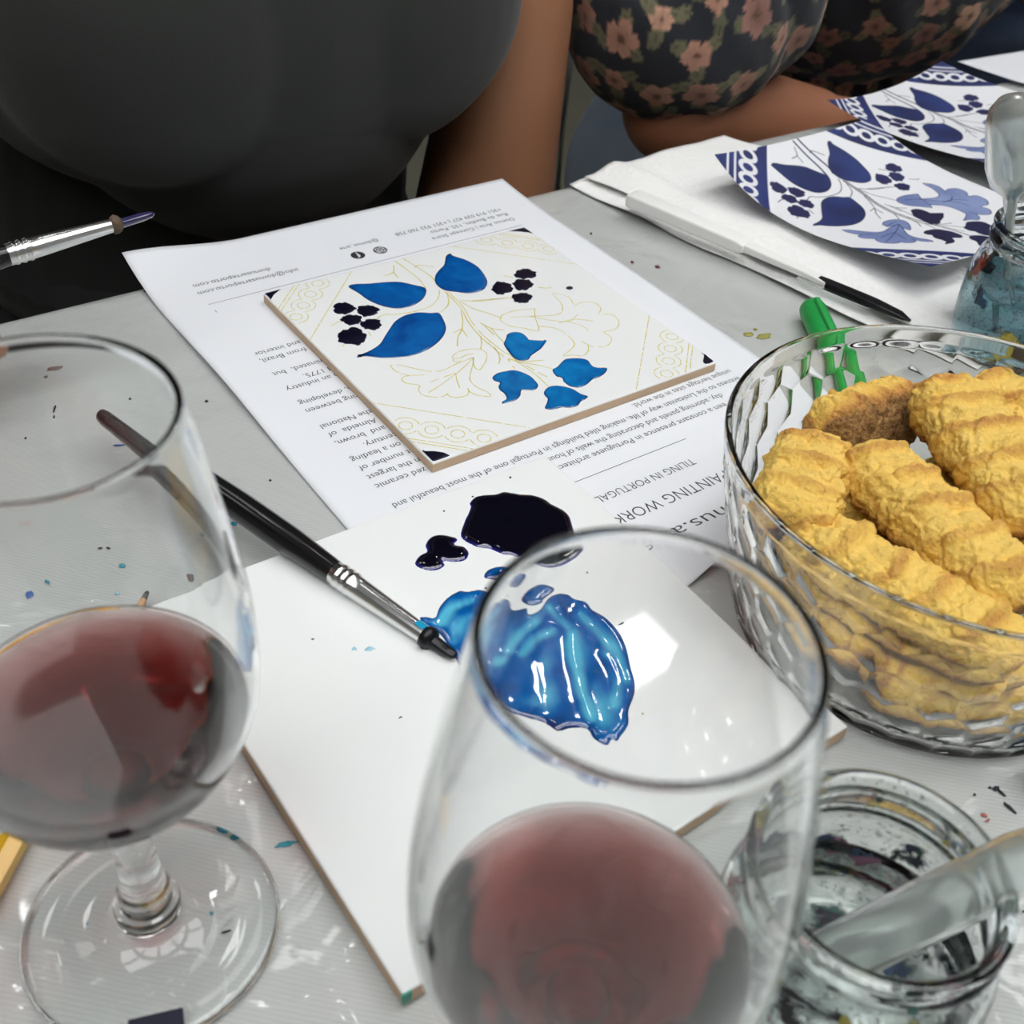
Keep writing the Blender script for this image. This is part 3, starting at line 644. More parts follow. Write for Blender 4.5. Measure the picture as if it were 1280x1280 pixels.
# ------------------------------------------------------------------ the painted tile
# design traced on the tile: tile units, u to the right, v away
PAT = {'leaves': [[(0.251,0.911),(0.275,0.918),(0.319,0.899),(0.366,0.884),(0.409,0.864),(0.441,0.825),(0.463,0.789),(0.441,0.753),(0.411,0.729),(0.367,0.713),(0.323,0.718),(0.296,0.741),(0.276,0.775),(0.264,0.814),(0.259,0.864)],[(0.652,0.95),(0.661,0.947),(0.66,0.931),(0.682,0.887),(0.691,0.831),(0.681,0.778),(0.663,0.732),(0.632,0.699),(0.604,0.69),(0.568,0.695),(0.538,0.719),(0.508,0.751),(0.507,0.8),(0.532,0.843),(0.568,0.874),(0.598,0.894),(0.635,0.941)],[(0.074,0.536),(0.088,0.545),(0.122,0.55),(0.166,0.567),(0.204,0.6),(0.238,0.63),(0.275,0.66),(0.318,0.675),(0.362,0.671),(0.396,0.649),(0.419,0.637),(0.409,0.594),(0.389,0.549),(0.354,0.512),(0.307,0.484),(0.259,0.469),(0.213,0.468),(0.17,0.481),(0.132,0.501),(0.102,0.526)]],'blossoms': [[(0.495,0.395),(0.516,0.414),(0.532,0.431),(0.552,0.435),(0.571,0.426),(0.579,0.408),(0.577,0.383),(0.577,0.372),(0.615,0.345),(0.612,0.339),(0.58,0.317),(0.551,0.306),(0.527,0.297),(0.507,0.284),(0.483,0.29),(0.475,0.313),(0.481,0.353),(0.488,0.38)],[(0.537,0.205),(0.559,0.212),(0.592,0.229),(0.612,0.233),(0.646,0.217),(0.662,0.196),(0.655,0.165),(0.664,0.149),(0.686,0.135),(0.668,0.118),(0.637,0.107),(0.609,0.106),(0.579,0.094),(0.55,0.092),(0.531,0.11),(0.529,0.139),(0.536,0.157),(0.527,0.173)],[(0.447,0.124),(0.471,0.138),(0.495,0.135),(0.516,0.118),(0.531,0.093),(0.536,0.064),(0.546,0.045),(0.528,0.036),(0.513,0.034),(0.489,0.021),(0.465,0.024),(0.448,0.036),(0.43,0.038),(0.409,0.045),(0.403,0.059),(0.421,0.075),(0.437,0.092),(0.439,0.107)],[(0.362,0.259),(0.385,0.269),(0.409,0.267),(0.437,0.259),(0.451,0.241),(0.462,0.209),(0.459,0.172),(0.45,0.155),(0.429,0.145),(0.406,0.158),(0.396,0.161),(0.378,0.141),(0.353,0.129),(0.329,0.131),(0.31,0.134),(0.318,0.143),(0.335,0.149),(0.344,0.171),(0.343,0.193),(0.35,0.211),(0.364,0.225),(0.356,0.241)]],'dots': [[(0.003,1.002),(0.015,1.006),(0.058,1.003),(0.026,0.976),(0.002,0.952),(-0.001,0.962),(0.001,0.984)],[(0.931,1.0),(0.975,0.998),(0.995,0.993),(0.999,0.943),(0.985,0.956),(0.96,0.977)],[(1.01,0.06),(1.012,0.012),(0.992,0.005),(0.973,0.004),(0.961,0.007),(0.962,0.019),(0.97,0.028),(0.984,0.04),(0.993,0.049)],[(-0.002,0.058),(0.004,0.058),(0.031,0.042),(0.049,0.025),(0.057,0.005),(0.045,-0.001),(0.026,-0.003),(0.009,0.0),(0.001,0.008),(-0.0,0.021),(-0.001,0.033),(-0.005,0.044)]],'berries': [[(0.211,0.78),(0.203,0.777),(0.196,0.775),(0.191,0.77),(0.185,0.769),(0.18,0.767),(0.174,0.766),(0.168,0.766),(0.161,0.762),(0.157,0.768),(0.154,0.774),(0.147,0.775),(0.142,0.779),(0.14,0.785),(0.137,0.791),(0.139,0.798),(0.139,0.804),(0.144,0.809),(0.15,0.812),(0.149,0.82),(0.151,0.827),(0.156,0.83),(0.161,0.835),(0.168,0.837),(0.174,0.838),(0.18,0.837),(0.185,0.831),(0.192,0.832),(0.199,0.831),(0.2,0.823),(0.203,0.818),(0.205,0.813),(0.206,0.807),(0.209,0.802),(0.207,0.795),(0.209,0.789)],[(0.263,0.736),(0.255,0.735),(0.254,0.728),(0.25,0.724),(0.244,0.724),(0.239,0.721),(0.233,0.721),(0.227,0.721),(0.221,0.721),(0.216,0.724),(0.208,0.723),(0.202,0.727),(0.204,0.736),(0.202,0.742),(0.2,0.747),(0.199,0.752),(0.198,0.758),(0.201,0.763),(0.203,0.769),(0.204,0.775),(0.211,0.777),(0.214,0.782),(0.217,0.79),(0.225,0.79),(0.231,0.788),(0.237,0.784),(0.242,0.782),(0.249,0.784),(0.253,0.779),(0.256,0.774),(0.262,0.771),(0.263,0.765),(0.264,0.759),(0.269,0.754),(0.27,0.747),(0.27,0.74)],[(0.188,0.716),(0.187,0.711),(0.185,0.705),(0.179,0.705),(0.175,0.701),(0.17,0.697),(0.164,0.699),(0.159,0.7),(0.153,0.7),(0.147,0.701),(0.14,0.702),(0.139,0.709),(0.138,0.715),(0.134,0.719),(0.135,0.724),(0.136,0.729),(0.132,0.734),(0.131,0.74),(0.131,0.747),(0.136,0.75),(0.142,0.752),(0.145,0.758),(0.151,0.759),(0.157,0.758),(0.162,0.761),(0.167,0.761),(0.173,0.759),(0.177,0.755),(0.18,0.75),(0.186,0.75),(0.192,0.746),(0.193,0.74),(0.198,0.736),(0.2,0.73),(0.196,0.724),(0.192,0.72)],[(0.229,0.662),(0.228,0.657),(0.222,0.654),(0.217,0.652),(0.213,0.646),(0.208,0.645),(0.202,0.645),(0.195,0.641),(0.19,0.644),(0.186,0.649),(0.183,0.654),(0.18,0.659),(0.173,0.66),(0.17,0.665),(0.173,0.671),(0.17,0.676),(0.169,0.682),(0.171,0.687),(0.171,0.694),(0.175,0.699),(0.178,0.704),(0.185,0.706),(0.192,0.702),(0.196,0.706),(0.202,0.711),(0.207,0.709),(0.213,0.708),(0.217,0.705),(0.222,0.702),(0.228,0.7),(0.231,0.695),(0.235,0.69),(0.239,0.685),(0.233,0.678),(0.23,0.673),(0.23,0.668)],[(0.155,0.623),(0.15,0.616),(0.144,0.611),(0.139,0.603),(0.132,0.598),(0.124,0.599),(0.116,0.591),(0.107,0.59),(0.102,0.6),(0.097,0.605),(0.091,0.61),(0.086,0.613),(0.079,0.617),(0.077,0.625),(0.071,0.631),(0.066,0.639),(0.074,0.648),(0.078,0.656),(0.079,0.664),(0.084,0.671),(0.089,0.679),(0.097,0.682),(0.104,0.685),(0.111,0.691),(0.119,0.686),(0.125,0.684),(0.135,0.692),(0.144,0.691),(0.151,0.687),(0.156,0.68),(0.158,0.671),(0.162,0.664),(0.159,0.654),(0.155,0.646),(0.162,0.639),(0.161,0.63)],[(0.834,0.699),(0.832,0.693),(0.827,0.689),(0.823,0.684),(0.815,0.683),(0.808,0.682),(0.801,0.682),(0.796,0.688),(0.79,0.69),(0.781,0.687),(0.776,0.691),(0.773,0.696),(0.77,0.701),(0.767,0.706),(0.76,0.711),(0.761,0.717),(0.763,0.723),(0.762,0.729),(0.77,0.733),(0.777,0.735),(0.78,0.74),(0.784,0.744),(0.789,0.749),(0.796,0.749),(0.803,0.746),(0.81,0.749),(0.817,0.75),(0.823,0.745),(0.83,0.743),(0.834,0.738),(0.835,0.731),(0.835,0.725),(0.835,0.72),(0.841,0.715),(0.844,0.708),(0.836,0.704)],[(0.714,0.656),(0.708,0.651),(0.702,0.646),(0.696,0.64),(0.689,0.639),(0.682,0.639),(0.676,0.641),(0.671,0.643),(0.662,0.637),(0.656,0.638),(0.652,0.643),(0.645,0.645),(0.642,0.651),(0.643,0.658),(0.643,0.665),(0.644,0.671),(0.642,0.678),(0.644,0.685),(0.653,0.689),(0.656,0.694),(0.66,0.7),(0.667,0.703),(0.672,0.708),(0.679,0.712),(0.686,0.717),(0.694,0.719),(0.698,0.711),(0.703,0.707),(0.709,0.706),(0.711,0.699),(0.714,0.694),(0.718,0.69),(0.72,0.684),(0.721,0.677),(0.715,0.671),(0.712,0.665)],[(0.786,0.644),(0.778,0.641),(0.773,0.636),(0.767,0.633),(0.76,0.634),(0.755,0.63),(0.749,0.627),(0.742,0.625),(0.736,0.626),(0.733,0.633),(0.727,0.633),(0.719,0.634),(0.718,0.641),(0.716,0.647),(0.717,0.653),(0.72,0.659),(0.721,0.665),(0.725,0.67),(0.725,0.676),(0.725,0.685),(0.733,0.687),(0.74,0.688),(0.745,0.694),(0.751,0.698),(0.759,0.7),(0.765,0.698),(0.769,0.693),(0.775,0.693),(0.778,0.687),(0.78,0.682),(0.789,0.682),(0.792,0.677),(0.79,0.67),(0.789,0.664),(0.787,0.658),(0.789,0.65)],[(0.73,0.577),(0.725,0.574),(0.722,0.569),(0.715,0.569),(0.71,0.566),(0.706,0.56),(0.699,0.559),(0.693,0.559),(0.688,0.562),(0.683,0.566),(0.676,0.567),(0.674,0.572),(0.672,0.577),(0.666,0.581),(0.666,0.587),(0.67,0.592),(0.671,0.597),(0.673,0.602),(0.672,0.608),(0.675,0.614),(0.68,0.617),(0.684,0.624),(0.691,0.625),(0.698,0.621),(0.704,0.621),(0.709,0.621),(0.715,0.622),(0.721,0.62),(0.724,0.615),(0.73,0.613),(0.735,0.609),(0.733,0.603),(0.736,0.598),(0.74,0.593),(0.739,0.587),(0.737,0.581)],[(0.887,0.566),(0.886,0.565),(0.884,0.563),(0.882,0.562),(0.88,0.561),(0.878,0.561),(0.876,0.561),(0.873,0.561),(0.871,0.562),(0.869,0.562),(0.868,0.564),(0.866,0.565),(0.865,0.567),(0.864,0.568),(0.864,0.57),(0.863,0.572),(0.864,0.574),(0.864,0.576),(0.866,0.577),(0.867,0.579),(0.869,0.58),(0.87,0.581),(0.872,0.582),(0.875,0.582),(0.877,0.583),(0.879,0.582),(0.881,0.582),(0.883,0.581),(0.885,0.58),(0.886,0.578),(0.888,0.577),(0.888,0.575),(0.889,0.573),(0.889,0.571),(0.889,0.57),(0.888,0.568)]],'stems': [[(0.505,0.74),(0.496,0.638),(0.469,0.549),(0.454,0.464),(0.454,0.398),(0.454,0.333),(0.472,0.289),(0.479,0.223),(0.479,0.177),(0.476,0.141)],[(0.514,0.732),(0.506,0.639),(0.48,0.55),(0.466,0.466),(0.466,0.403),(0.468,0.349),(0.474,0.341),(0.473,0.286)],[(0.469,0.99),(0.474,0.902),(0.475,0.845),(0.463,0.789)],[(0.501,0.996),(0.512,0.917),(0.519,0.836),(0.505,0.794)],[(0.495,0.758),(0.467,0.719),(0.419,0.686),(0.355,0.681),(0.295,0.694),(0.265,0.71),(0.231,0.697)],[(0.51,0.737),(0.477,0.674),(0.442,0.647),(0.419,0.637)],[(0.518,0.672),(0.57,0.638),(0.65,0.619)],[(0.515,0.667),(0.528,0.607),(0.554,0.561),(0.573,0.516)],[(0.486,0.617),(0.46,0.567),(0.428,0.522),(0.394,0.491),(0.364,0.447)],[(0.43,0.526),(0.419,0.477)],[(0.393,0.516),(0.43,0.526)],[(0.457,0.463),(0.439,0.43),(0.416,0.401)],[(0.448,0.965),(0.425,0.927),(0.386,0.92)],[(0.425,0.927),(0.42,0.888)],[(0.093,0.727),(0.123,0.736),(0.139,0.73)],[(0.173,0.641),(0.165,0.609)],[(0.067,0.609),(0.077,0.615)],[(0.501,0.923),(0.525,0.928),(0.562,0.894)],[(0.55,0.652),(0.628,0.625),(0.673,0.608)],[(0.787,0.624),(0.812,0.604),(0.827,0.604)],[(0.733,0.74),(0.752,0.716)],[(0.458,0.391),(0.443,0.34),(0.418,0.308)],[(0.456,0.315),(0.444,0.264)],[(0.472,0.289),(0.546,0.26)],[(0.472,0.289),(0.512,0.25),(0.545,0.203)],[(0.484,0.259),(0.493,0.215),(0.502,0.181)],[(0.502,0.514),(0.496,0.448)],[(0.498,0.528),(0.51,0.484),(0.54,0.456)],[(0.51,0.484),(0.497,0.394)]],'lily_lines': [[(0.137,0.454),(0.163,0.44),(0.19,0.406),(0.225,0.368),(0.26,0.358),(0.297,0.366),(0.333,0.37),(0.373,0.372)],[(0.137,0.454),(0.135,0.427),(0.144,0.399),(0.159,0.381)],[(0.159,0.381),(0.14,0.383),(0.128,0.371),(0.131,0.351),(0.154,0.33),(0.157,0.319)],[(0.157,0.319),(0.149,0.314),(0.139,0.293),(0.144,0.272),(0.171,0.249),(0.195,0.246),(0.205,0.252)],[(0.205,0.252),(0.203,0.235),(0.224,0.219),(0.25,0.218),(0.264,0.232)],[(0.264,0.232),(0.27,0.208),(0.285,0.191),(0.304,0.181),(0.307,0.204),(0.298,0.227),(0.293,0.252),(0.299,0.281),(0.319,0.307),(0.352,0.345),(0.373,0.372)],[(0.316,0.403),(0.342,0.418),(0.376,0.419),(0.411,0.405),(0.42,0.381),(0.407,0.354),(0.378,0.326),(0.35,0.309),(0.347,0.329),(0.361,0.359)],[(0.314,0.4),(0.334,0.389),(0.359,0.394),(0.384,0.39)],[(0.318,0.398),(0.313,0.378),(0.373,0.372)],[(0.37,0.369),(0.312,0.339),(0.279,0.324),(0.212,0.297),(0.16,0.281)],[(0.279,0.324),(0.263,0.292),(0.25,0.258)],[(0.191,0.323),(0.241,0.327),(0.281,0.328)],[(0.159,0.381),(0.198,0.363)],[(0.269,0.247),(0.264,0.232)],[(0.699,0.518),(0.641,0.536),(0.592,0.535),(0.565,0.516),(0.563,0.492),(0.571,0.467),(0.6,0.436),(0.631,0.403),(0.668,0.474),(0.699,0.518)],[(0.658,0.486),(0.726,0.456),(0.759,0.459),(0.777,0.476),(0.796,0.514),(0.805,0.568),(0.83,0.545),(0.837,0.513),(0.817,0.469)],[(0.817,0.469),(0.85,0.478),(0.886,0.464),(0.891,0.436),(0.882,0.413),(0.858,0.392),(0.893,0.373),(0.89,0.335),(0.872,0.311),(0.842,0.295),(0.804,0.3),(0.806,0.269),(0.79,0.246),(0.758,0.232),(0.725,0.247),(0.715,0.268),(0.71,0.29)],[(0.716,0.265),(0.694,0.236),(0.662,0.223),(0.64,0.241),(0.611,0.251),(0.642,0.264),(0.681,0.286),(0.692,0.325),(0.694,0.362),(0.681,0.395),(0.647,0.424)],[(0.601,0.51),(0.657,0.484),(0.698,0.438),(0.747,0.403),(0.798,0.425)],[(0.745,0.4),(0.768,0.361),(0.766,0.329)],[(0.714,0.41),(0.771,0.405),(0.815,0.368)]],'lily_fill': [[(0.137,0.454),(0.163,0.44),(0.19,0.406),(0.225,0.368),(0.26,0.358),(0.297,0.366),(0.333,0.37),(0.373,0.372),(0.352,0.345),(0.319,0.307),(0.299,0.281),(0.293,0.252),(0.298,0.227),(0.307,0.204),(0.304,0.181),(0.285,0.191),(0.27,0.208),(0.264,0.232),(0.25,0.218),(0.224,0.219),(0.203,0.235),(0.205,0.252),(0.195,0.246),(0.171,0.249),(0.144,0.272),(0.139,0.293),(0.149,0.314),(0.157,0.319),(0.154,0.33),(0.131,0.351),(0.128,0.371),(0.14,0.383),(0.159,0.381),(0.144,0.399),(0.135,0.427)],[(0.316,0.403),(0.342,0.418),(0.376,0.419),(0.411,0.405),(0.42,0.381),(0.407,0.354),(0.378,0.326),(0.35,0.309),(0.347,0.329),(0.361,0.359),(0.373,0.372),(0.313,0.378)],[(0.658,0.486),(0.726,0.456),(0.759,0.459),(0.777,0.476),(0.796,0.514),(0.805,0.568),(0.83,0.545),(0.837,0.513),(0.817,0.469),(0.85,0.478),(0.886,0.464),(0.891,0.436),(0.882,0.413),(0.858,0.392),(0.893,0.373),(0.89,0.335),(0.872,0.311),(0.842,0.295),(0.804,0.3),(0.806,0.269),(0.79,0.246),(0.758,0.232),(0.725,0.247),(0.716,0.265),(0.694,0.236),(0.662,0.223),(0.64,0.241),(0.611,0.251),(0.642,0.264),(0.681,0.286),(0.692,0.325),(0.694,0.362),(0.681,0.395),(0.647,0.424),(0.645,0.447)],[(0.699,0.518),(0.641,0.536),(0.592,0.535),(0.565,0.516),(0.563,0.492),(0.571,0.467),(0.6,0.436),(0.631,0.403),(0.668,0.474)]]}
TS, TT = 0.1432, 0.00556
def t2w(p): return (p[0] * TS - TS / 2, p[1] * TS - TS / 2)
ZB = 0.0009
tile = thing('painted_tile', 'square white tile with wet blue leaves and yellow sketch lines on the leaflet', 'tile', (0, 0, ZB))
h = TS / 2
V, F = box(-h, h, -h, h, ZB, TT - .0008, .0004); mesh('clay_body', V, F, M['bisque'], tile, smooth=False)
V, F = box(-h + .0001, h - .0001, -h + .0001, h - .0001, TT - .0016, TT, .0007, 3); mesh('glaze', V, F, M['glaze'], tile, smooth=False)
def leaf_cols(idx, tbl): return [(*tbl[i], 1) for i in idx]
LC = [lin(0, 40, 74), lin(2, 66, 124), lin(2, 84, 158), lin(4, 92, 170)]
BC = [lin(0, 44, 72), lin(2, 74, 128), lin(8, 108, 178), lin(14, 118, 188)]
def glaze_patch(name, pts, parent, mat, tbl, steps, zz, n=4):
    P = [t2w(p) for p in pts]; P = crom(P, n)
    V, F, idx = puddle(P, zz, steps)
    return mesh(name, V, F, mat, parent, cols=leaf_cols(idx, tbl))
ST = [(0, -.0001), (.00025, .00022), (.0008, .00034), (.0018, .00034)]
for l in PAT['leaves']: glaze_patch('leaf', l, tile, M['leaf_blue'], LC, ST, TT)
for l in PAT['blossoms']: glaze_patch('blossom', l, tile, M['leaf_blue'], BC, ST[:3] + [(.0013, .00032)], TT)
NC = [lin(34, 26, 92), lin(16, 10, 52), lin(6, 4, 28), lin(4, 3, 20)]
for l in PAT['berries']: glaze_patch('berry', l, tile, M['berry_navy'], NC, [(0, -.0001), (.0002, .00018), (.0006, .00028)], TT, 1)
for l in PAT['dots']:
    l = [(min(.996, max(.004, p[0])), min(.996, max(.004, p[1]))) for p in l]
    glaze_patch('corner_dot', l, tile, M['berry_navy'], NC, [(0, -.0001), (.0002, .00016), (.0006, .00024)], TT, 1)

CORN = (((0, 1), (1, 0), (0, -1)), ((1, 1), (-1, 0), (0, -1)), ((1, 0), (-1, 0), (0, 1)), ((0, 0), (1, 0), (0, 1)))
def corner_pt(k, s, d):
    """k corner, s along the diagonal border (-1..1), d distance from the corner along the bisector (tile units)"""
    o, e, f = (np.array(q, float) for q in CORN[k])
    m = (e + f) / math.sqrt(2); l = (e - f) / math.sqrt(2)
    return o + m * d + l * s
def clip01(P): return [p for p in P if -.002 <= p[0] <= 1.002 and -.002 <= p[1] <= 1.002]
DH, DC, RC = 0.222, 0.142, 0.0185         # border line, circle row and circle radius
CS = [-.108, -.036, .036, .108]
SKC = []
def arc(k, s0, d0, r, a0, a1, n=12): return [corner_pt(k, s0 + r * math.cos(a0 + (a1 - a0) * i / n), d0 + r * math.sin(a0 + (a1 - a0) * i / n)) for i in range(n + 1)]
for k in range(4):
    sk = []; SKC.append(sk)
    sk.append([corner_pt(k, s, DH) for s in np.linspace(-DH + .003, DH - .003, 24)])
    for s0 in CS:
        sk.append(arc(k, s0, DC, RC, 0, 2 * PI, 18))
        sk.append(arc(k, s0, DC, RC * 2.0, .14 * PI, .86 * PI)); sk.append(arc(k, s0, DC, RC * 2.0, -.14 * PI, -.86 * PI))
    for dd in (.088, .076): sk.append([corner_pt(k, s, dd) for s in np.linspace(-dd, dd, 14)])
def line_part(name, polys, w, z, gap=.06):
    VF = []
    for P in polys:
        P = clip01(P)
        if len(P) < 2: continue
        Q = crom([t2w(p) for p in P], 3, False)
        VF.append(ribbon(Q, w, z, .35, gap))
    V, F = merge(*VF)
    return mesh(name, V, F, M['sketch'], tile, smooth=False)
for sk in SKC: line_part('border_sketch', sk, .00038, TT + .00004, .08)
line_part('stem_sketch', PAT['stems'], .00046, TT + .00006, .03)
line_part('flower_sketch', PAT['lily_lines'][:14], .00038, TT + .00005, .04)
line_part('flower_sketch', PAT['lily_lines'][14:], .00038, TT + .00005, .04)

# ------------------------------------------------------------------ the tile used as a palette
WX0, WX1, WY0, WY1 = -0.1863, -0.0329, -0.2431, -0.0896
ZP = 0.0011; WT = 0.0068
pal = thing('palette_tile', 'blank white tile used as a palette with black and blue wet paint', 'tile', ((WX0 + WX1) / 2, (WY0 + WY1) / 2, ZP))
V, F = box(WX0, WX1, WY0, WY1, ZP, WT - .0007, .0004); mesh('clay_body', V, F, M['bisque'], pal, smooth=False)
V, F = box(WX0 + .0001, WX1 - .0001, WY0 + .0001, WY1 - .0001, WT - .0016, WT, .0007, 3); mesh('glaze', V, F, M['glaze'], pal, smooth=False)
PAINT = {'dark': [[(-0.0851,-0.1116),(-0.0805,-0.1069),(-0.0746,-0.1018),(-0.0735,-0.0995),(-0.07,-0.0976),(-0.0665,-0.0982),(-0.0625,-0.1),(-0.0594,-0.1002),(-0.0573,-0.102),(-0.055,-0.1044),(-0.0515,-0.1069),(-0.049,-0.1108),(-0.0484,-0.1146),(-0.0469,-0.1189),(-0.0468,-0.1228),(-0.0491,-0.128),(-0.0513,-0.1323),(-0.0521,-0.135),(-0.0545,-0.1377),(-0.0597,-0.1395),(-0.0662,-0.1396),(-0.071,-0.1376),(-0.0736,-0.1344),(-0.0758,-0.1304),(-0.0785,-0.128),(-0.0798,-0.1254),(-0.0811,-0.1229),(-0.0836,-0.121),(-0.0852,-0.1178),(-0.0861,-0.1146)],[(-0.0988,-0.1107),(-0.0954,-0.1082),(-0.0919,-0.1084),(-0.0888,-0.1112),(-0.0877,-0.1137),(-0.0902,-0.1153),(-0.0878,-0.1181),(-0.0883,-0.1217),(-0.0915,-0.1238),(-0.0953,-0.1224),(-0.098,-0.1201),(-0.0983,-0.1223),(-0.1012,-0.1232),(-0.104,-0.1222),(-0.1063,-0.1193),(-0.1065,-0.1166),(-0.1033,-0.1142),(-0.0999,-0.1136)]],'blue': [[(-0.1184,-0.1392),(-0.1161,-0.1401),(-0.1142,-0.1417),(-0.1108,-0.1386),(-0.1063,-0.1361),(-0.1021,-0.1353),(-0.1006,-0.1354),(-0.0987,-0.137),(-0.0949,-0.1382),(-0.0932,-0.1414),(-0.0941,-0.146),(-0.0917,-0.148),(-0.0885,-0.1494),(-0.0892,-0.1511),(-0.0889,-0.1528),(-0.0844,-0.1529),(-0.0793,-0.1502),(-0.0748,-0.1504),(-0.0719,-0.153),(-0.0714,-0.1555),(-0.0686,-0.1592),(-0.0689,-0.1632),(-0.0673,-0.1678),(-0.0671,-0.1735),(-0.0679,-0.1785),(-0.0701,-0.1841),(-0.0737,-0.1904),(-0.0762,-0.1954),(-0.0792,-0.199),(-0.0846,-0.2028),(-0.0879,-0.2069),(-0.0926,-0.209),(-0.0949,-0.2101),(-0.0959,-0.2087),(-0.0982,-0.2097),(-0.0996,-0.2079),(-0.1003,-0.2051),(-0.0996,-0.2014),(-0.1037,-0.1984),(-0.1077,-0.1972),(-0.1094,-0.1928),(-0.1127,-0.1886),(-0.1161,-0.1835),(-0.118,-0.1802),(-0.1207,-0.1781),(-0.1219,-0.1747),(-0.1215,-0.1714),(-0.1202,-0.1668),(-0.1183,-0.1605),(-0.1169,-0.1528),(-0.1168,-0.1471),(-0.1186,-0.143)],[(-0.0883,-0.1443),(-0.0846,-0.1422),(-0.0785,-0.1424),(-0.0753,-0.1457),(-0.0752,-0.1484),(-0.0812,-0.1496),(-0.082,-0.1507),(-0.0861,-0.1498),(-0.088,-0.1471)],[(-0.0904,-0.1339),(-0.0876,-0.1318),(-0.0844,-0.1318),(-0.0815,-0.1333),(-0.0814,-0.1354),(-0.0861,-0.1376),(-0.0889,-0.1361)]],'grooves': [([(-0.0814,-0.1542),(-0.0813,-0.1655)],0.0018,0.7),([(-0.0787,-0.1558),(-0.0807,-0.1648)],0.0008,0.6),([(-0.1007,-0.1665),(-0.0938,-0.1639),(-0.087,-0.164)],0.0022,1.0),([(-0.1044,-0.1623),(-0.0975,-0.1587),(-0.0898,-0.1573)],0.0024,0.9),([(-0.0738,-0.1629),(-0.0733,-0.1733),(-0.0748,-0.1851),(-0.0783,-0.1932)],0.0026,0.8),([(-0.0812,-0.1685),(-0.0877,-0.1791),(-0.0924,-0.1892),(-0.0963,-0.1991)],0.0022,1.0),([(-0.0964,-0.1738),(-0.1019,-0.1834),(-0.1063,-0.1904)],0.003,0.55),([(-0.1142,-0.1447),(-0.1081,-0.1413),(-0.1001,-0.1414)],0.002,0.9),([(-0.1105,-0.1638),(-0.1088,-0.1644)],0.0022,1.0),([(-0.0769,-0.1819),(-0.0803,-0.192),(-0.0876,-0.1992)],0.0022,0.6),([(-0.1126,-0.1804),(-0.1085,-0.1847)],0.003,0.35),([(-0.0888,-0.1913),(-0.0939,-0.2015)],0.003,0.5),([(-0.1154,-0.1538),(-0.1092,-0.1487),(-0.1047,-0.1474)],0.002,0.5)],'specks': [(-0.1423,-0.1403,0.00097,0.00084,-0.54,'p'),(-0.1384,-0.1427,0.0017,0.001,-0.54,'p'),(-0.1513,-0.1302,0.00049,0.00034,-0.54,'k'),(-0.0705,-0.0969,0.00043,0.00045,-0.53,'k'),(-0.0524,-0.0945,0.00053,0.00057,-0.52,'k'),(-0.0928,-0.1385,0.00039,0.00038,-0.54,'k'),(-0.0837,-0.0985,0.00034,0.00044,-0.53,'k'),(-0.0599,-0.1478,0.00038,0.0004,-0.54,'k'),(-0.0644,-0.1736,0.00118,0.00033,-0.05,'k'),(-0.0816,-0.2062,0.00043,0.00037,-0.55,'o'),(-0.1217,-0.1809,0.00038,0.0003,-0.55,'k'),(-0.1188,-0.1911,0.00121,0.00043,-0.19,'p'),(-0.1165,-0.1918,0.00208,0.00074,-0.68,'b'),(-0.1443,-0.1709,0.00061,0.00029,0.07,'k')]}
def inside(P, X, Y):
    P = np.array(P); r = np.zeros(X.shape, bool); n = len(P); j = n - 1
    for i in range(n):
        xi, yi, xj, yj = P[i][0], P[i][1], P[j][0], P[j][1]
        c = ((yi > Y) != (yj > Y)) & (X < (xj - xi) * (Y - yi) / (yj - yi + 1e-15) + xi)
        r ^= c; j = i
    return r
def segdist(P, X, Y, closed=True):
    P = np.array(P); n = len(P); D = np.full(X.shape, 9.0)
    for i in range(n if closed else n - 1):
        a, b = P[i], P[(i + 1) % n]; d = b - a; L = (d ** 2).sum() + 1e-15
        t = np.clip(((X - a[0]) * d[0] + (Y - a[1]) * d[1]) / L, 0, 1)
        D = np.minimum(D, np.hypot(X - a[0] - t * d[0], Y - a[1] - t * d[1]))
    return D
def heightpatch(name, outline, parent, mat, z0, step, hfun, cfun):
    P = np.array(crom(outline, 3))
    x0, y0 = P.min(0) - step; x1, y1 = P.max(0) + step
    gx = np.arange(x0, x1 + step, step); gy = np.arange(y0, y1 + step, step)
    X, Y = np.meshgrid(gx, gy)
    ins = inside(P, X, Y); D = segdist(P, X, Y); S = np.where(ins, D, -D)
    H = hfun(X, Y, S); C = cfun(X, Y, S, H)
    keep = S > -step * 1.05
    # snap the outer row of grid points on to the outline
    idx = -np.ones(X.shape, int); V = []; cols = []
    Pn = np.vstack([P, P[:1]])
    for i in range(X.shape[0]):
        for j in range(X.shape[1]):
            if keep[i, j]:
                x, y = X[i, j], Y[i, j]; z = z0 + H[i, j]
                if S[i, j] < 0:
                    a = Pn[:-1]; d = Pn[1:] - a; L = (d ** 2).sum(1) + 1e-15
                    tt = np.clip(((x - a[:, 0]) * d[:, 0] + (y - a[:, 1]) * d[:, 1]) / L, 0, 1)
                    q = a + d * tt[:, None]; kk = ((q[:, 0] - x) ** 2 + (q[:, 1] - y) ** 2).argmin()
                    x, y = q[kk]; z = z0 - .00005
                idx[i, j] = len(V); V.append((x, y, z)); cols.append((*C[i, j], 1))
    F = []
    for i in range(X.shape[0] - 1):
        for j in range(X.shape[1] - 1):
            q = (idx[i, j], idx[i, j + 1], idx[i + 1, j + 1], idx[i + 1, j])
            if min(q) >= 0 and (S[i:i + 2, j:j + 2] > 0).any(): F.append(q)
    return mesh(name, V, F, mat, parent, cols=cols)
